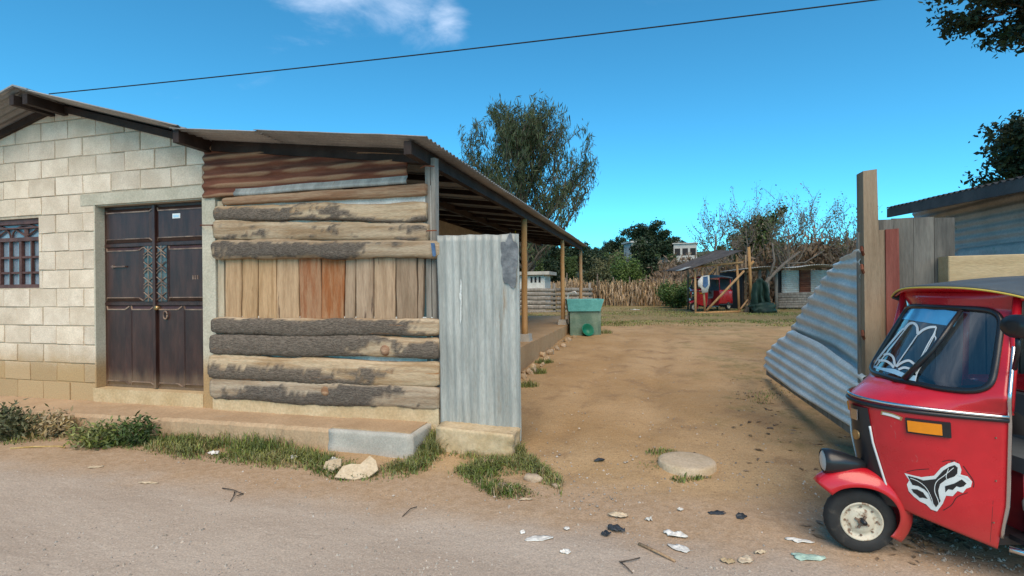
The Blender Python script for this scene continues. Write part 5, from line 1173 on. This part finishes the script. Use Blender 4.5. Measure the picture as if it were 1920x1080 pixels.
for k in range(420):
    px, py = rg.gauss(1500, 75), rg.gauss(762, 48)
    if k > 230: px, py = rg.gauss(1730, 70), rg.gauss(995, 22)
    if not 620 < py < 1075: continue
    p = gpix(px, py); a = rg.random()*6.28; l = rg.uniform(.015, .05); w = l*.4; mb2.add([(p.x-math.cos(a)*l, p.y-math.sin(a)*l, p.z+.004), (p.x-math.sin(a)*w, p.y+math.cos(a)*w, p.z+.012), (p.x+math.cos(a)*l, p.y+math.sin(a)*l, p.z+.006), (p.x+math.sin(a)*w, p.y-math.cos(a)*w, p.z+.006)], [(0, 1, 2, 3)])
pm('leaflitter', (.12, .08, .05), (.26, .18, .11), 9, bump=0, island=True, var=.4)
tag(mb2.build('leaf_litter', 'leaflitter'), 'dry brown leaf litter on the earth below the sheet gate and rickshaw', 'leaf litter', kind='stuff')

# ---------------------------------------------------------------- litter, each piece a thing
def scrap(name, label, cat, px, py, w, d, h, mat, seed, rz=0., outline=.3):
    c = gpix(px, py); n = 14; k = 22; mb = MB(); mb.v.append((0, 0, h*.5))
    for i in range(1, 6):
        for j in range(k):
            a = j/k*6.2832; e = 1+outline*1.6*n3(math.cos(a)*1.3+seed, math.sin(a)*1.3, seed*.7); q = i/5*e
            z = h*(.35+.65*n3(q*2.2*math.cos(a)+seed, q*2.2*math.sin(a), seed)+.3*n3(q*6*math.cos(a), q*6*math.sin(a), seed+4))*(1-.35*i/5); mb.v.append((w/2*q*math.cos(a), d/2*q*math.sin(a), max(.003, z+.004)))
    for j in range(k): mb.f.append((0, 1+j, 1+(j+1) % k))
    for i in range(4):
        for j in range(k): a, b = 1+i*k+j, 1+i*k+(j+1) % k; mb.f.append((a, b, b+k, a+k))
    o = mb.build(name, mat, None, True, .003); o.location = (c.x, c.y, c.z+.002); o.rotation_euler = (0, 0, rz); return tag(o, label, cat)
def board(name, label, cat, px, py, poly, mat, tilt, rz):
    c = gpix(px, py); mb = MB(); n = len(poly); mb.v = [(x, y, .006) for x, y in poly]+[(x, y, -.006) for x, y in poly]; mb.f = [tuple(range(n)), tuple(range(n, 2*n))[::-1]]+[(i, (i+1) % n, n+(i+1) % n, n+i) for i in range(n)]
    o = mb.build(name, mat); o.location = (c.x, c.y, c.z+.06); o.rotation_euler = (tilt, 0, rz); return tag(o, label, cat)
board('cardboard_sheet', 'bent piece of pale cardboard lying by the cement end of the pavement', 'cardboard', 668, 893, [(-.17, -.07), (.0, -.11), (.12, -.09), (.19, -.02), (.16, .08), (.10, .14), (.03, .05), (-.05, .06), (-.12, .04)], 'card', R(32), R(8))
board('cardboard_scrap', 'small curled cardboard scrap left of the bent cardboard piece', 'cardboard', 624, 884, [(-.07, -.05), (.04, -.06), (.09, .0), (.05, .07), (-.03, .05), (-.09, .02)], 'card', R(35), R(-20))
for a in (('paper_scrap', 'crumpled white paper scrap in the grass beside the pavement', 'paper', 549, 862, .09, .06, .06, 'white_plastic', 2, .6), ('paper_scrap', 'torn white paper standing above the cardboard scrap', 'paper', 624, 868, .09, .05, .08, 'white_plastic', 5, 1.), ('food_wrapper', 'small pale wrapper in the grass right of the leafy weeds', 'wrapper', 402, 852, .10, .06, .05, 'white_plastic', 8, .2), ('paper_scrap', 'flat pale scrap on the dirt below the leafy weeds', 'paper', 178, 877, .12, .05, .02, 'card', 9, .1), ('paper_scrap', 'thin pale scrap on the road edge beside the dark twig', 'paper', 278, 907, .16, .04, .02, 'card', 11, -.1),
          ('bark_chip', 'pale bark chip at the edge of the grass patch', 'bark chip', 985, 938, .12, .03, .02, 'card', 12, 0), ('plastic_strip', 'twisted white plastic strip on the road edge', 'plastic', 1010, 1012, .20, .06, .02, 'white_plastic', 14, .2), ('plastic_lump', 'small crumpled white bag on the road below the twisted strip', 'plastic bag', 1060, 1038, .085, .05, .03, 'white_plastic', 15, .1), ('plastic_lump', 'tiny white lump left of the twisted plastic strip', 'plastic', 980, 1000, .04, .04, .025, 'white_plastic', 16, 0), ('plastic_lump', 'tiny white lump right of the twisted plastic strip', 'plastic', 1062, 993, .04, .035, .02, 'white_plastic', 17, 0),
          ('black_plastic_scrap', 'long black plastic scrap near the wooden stick', 'plastic', 1155, 995, .13, .07, .05, 'black_plastic', 18, -.7), ('black_plastic_scrap', 'small black plastic scrap left of the long black one', 'plastic', 1137, 1004, .07, .05, .04, 'black_plastic', 19, .3), ('black_plastic_scrap', 'black plastic scrap alone on bare earth between the sheet panel and the concrete lid', 'plastic', 1124, 865, .11, .05, .04, 'black_plastic', 20, .1), ('black_plastic_scrap', 'flattened dark plastic strip in front of the concrete lid', 'plastic', 1345, 965, .14, .05, .03, 'black_plastic', 21, 0), ('black_plastic_scrap', 'crumpled dark plastic scrap right of the flattened dark strip', 'plastic', 1388, 972, .10, .07, .04, 'black_plastic', 22, .4), ('paper_scrap', 'tan crumpled paper behind the long black plastic scrap', 'paper', 1160, 968, .15, .06, .03, 'card', 23, -.2), ('paper_scrap', 'small white crumpled scrap right of the tan paper', 'paper', 1217, 977, .05, .04, .04, 'white_plastic', 24, 0), ('paper_scrap', 'tiny white scrap on bare earth below the concrete lid', 'paper', 1276, 958, .04, .03, .03, 'white_plastic', 25, 0),
          ('plastic_bag', 'pale crumpled plastic bag beyond the wooden stick', 'plastic bag', 1268, 1005, .15, .07, .04, 'white_plastic', 26, -.3), ('plastic_bag', 'thin whitish plastic film on the road beside the wooden stick', 'plastic bag', 1275, 1030, .13, .08, .02, 'white_plastic', 27, -.8), ('stone_chip', 'flat tan stone chip on the road edge', 'stone', 1364, 1055, .08, .06, .03, 'stone', 28, 0), ('paper_scrap', 'shredded pale paper right of the tan stone chip', 'paper', 1400, 1052, .10, .07, .025, 'card', 29, .5), ('paper_scrap', 'small tan curled scrap above the shredded pale paper', 'paper', 1425, 1038, .08, .03, .03, 'card', 30, .2), ('mint_bag', 'pale mint green plastic bag in front of the rickshaw wheel', 'plastic bag', 1513, 1047, .18, .08, .03, 'mint', 31, -.2), ('paper_scrap', 'white torn paper strip behind the mint green bag', 'paper', 1498, 1016, .15, .05, .02, 'white_plastic', 32, -.3), ('pale_sheet', 'flat pale sheet lying on the far grass before the cornstalk fence', 'sheet', 1192, 581, .65, .35, .05, 'whitewash', 33, 0)):
    scrap(*a)
def sticks(name, label, lines, r0, mat):
    mb = MB()
    for ln in lines: mb.tube([gpix(*p)+Vector((0, 0, .008+.01*(i % 2))) for i, p in enumerate(ln)], [r0*(1-.4*i/len(ln)) for i in range(len(ln))], 6)
    return tag(mb.build(name, mat, None, True), label, 'stick')
sticks('wooden_stick', 'straight pale wooden stick lying on the road edge', [[(1198, 1022), (1232, 1040), (1266, 1055)]], .010, 'stick'); sticks('dark_twig', 'forked dark twig lying on the dirt shoulder', [[(417, 917), (436, 922), (456, 928)], [(440, 924), (438, 934), (432, 942)], [(456, 927), (444, 934)]], .0045, 'darktwig'); sticks('curved_twig', 'curved grey twig on the road below the wooden stick', [[(1162, 1055), (1172, 1066), (1186, 1077)], [(1165, 1056), (1185, 1055), (1200, 1048)]], .004, 'darktwig')
sticks('dry_stalk', 'long pale dry stalk at the edge of the weeds', [[(20, 842), (60, 841), (110, 838), (122, 842)]], .010, 'straw'); sticks('thin_twig', 'thin dark twig on the shoulder below the bent cardboard', [[(755, 970), (770, 958), (782, 952)]], .004, 'darktwig')
for i, (px, py, k) in enumerate(((917, 868, .10), (940, 916, .10), (1000, 900, .13), (860, 845, .07), (1043, 913, .06))):
    o = link('earth_clod', rk[i % 4]); q = gpix(px, py); o.scale = (k*1.3, k, k*.9); o.location = (q.x, q.y, q.z+.01); o.rotation_euler = (0, 0, i*1.3); tag(o, 'tan lump of earth or stone in the grass patch before the sheet panel', 'stone', 'stones in the grass patch')
bpy.context.view_layer.update()
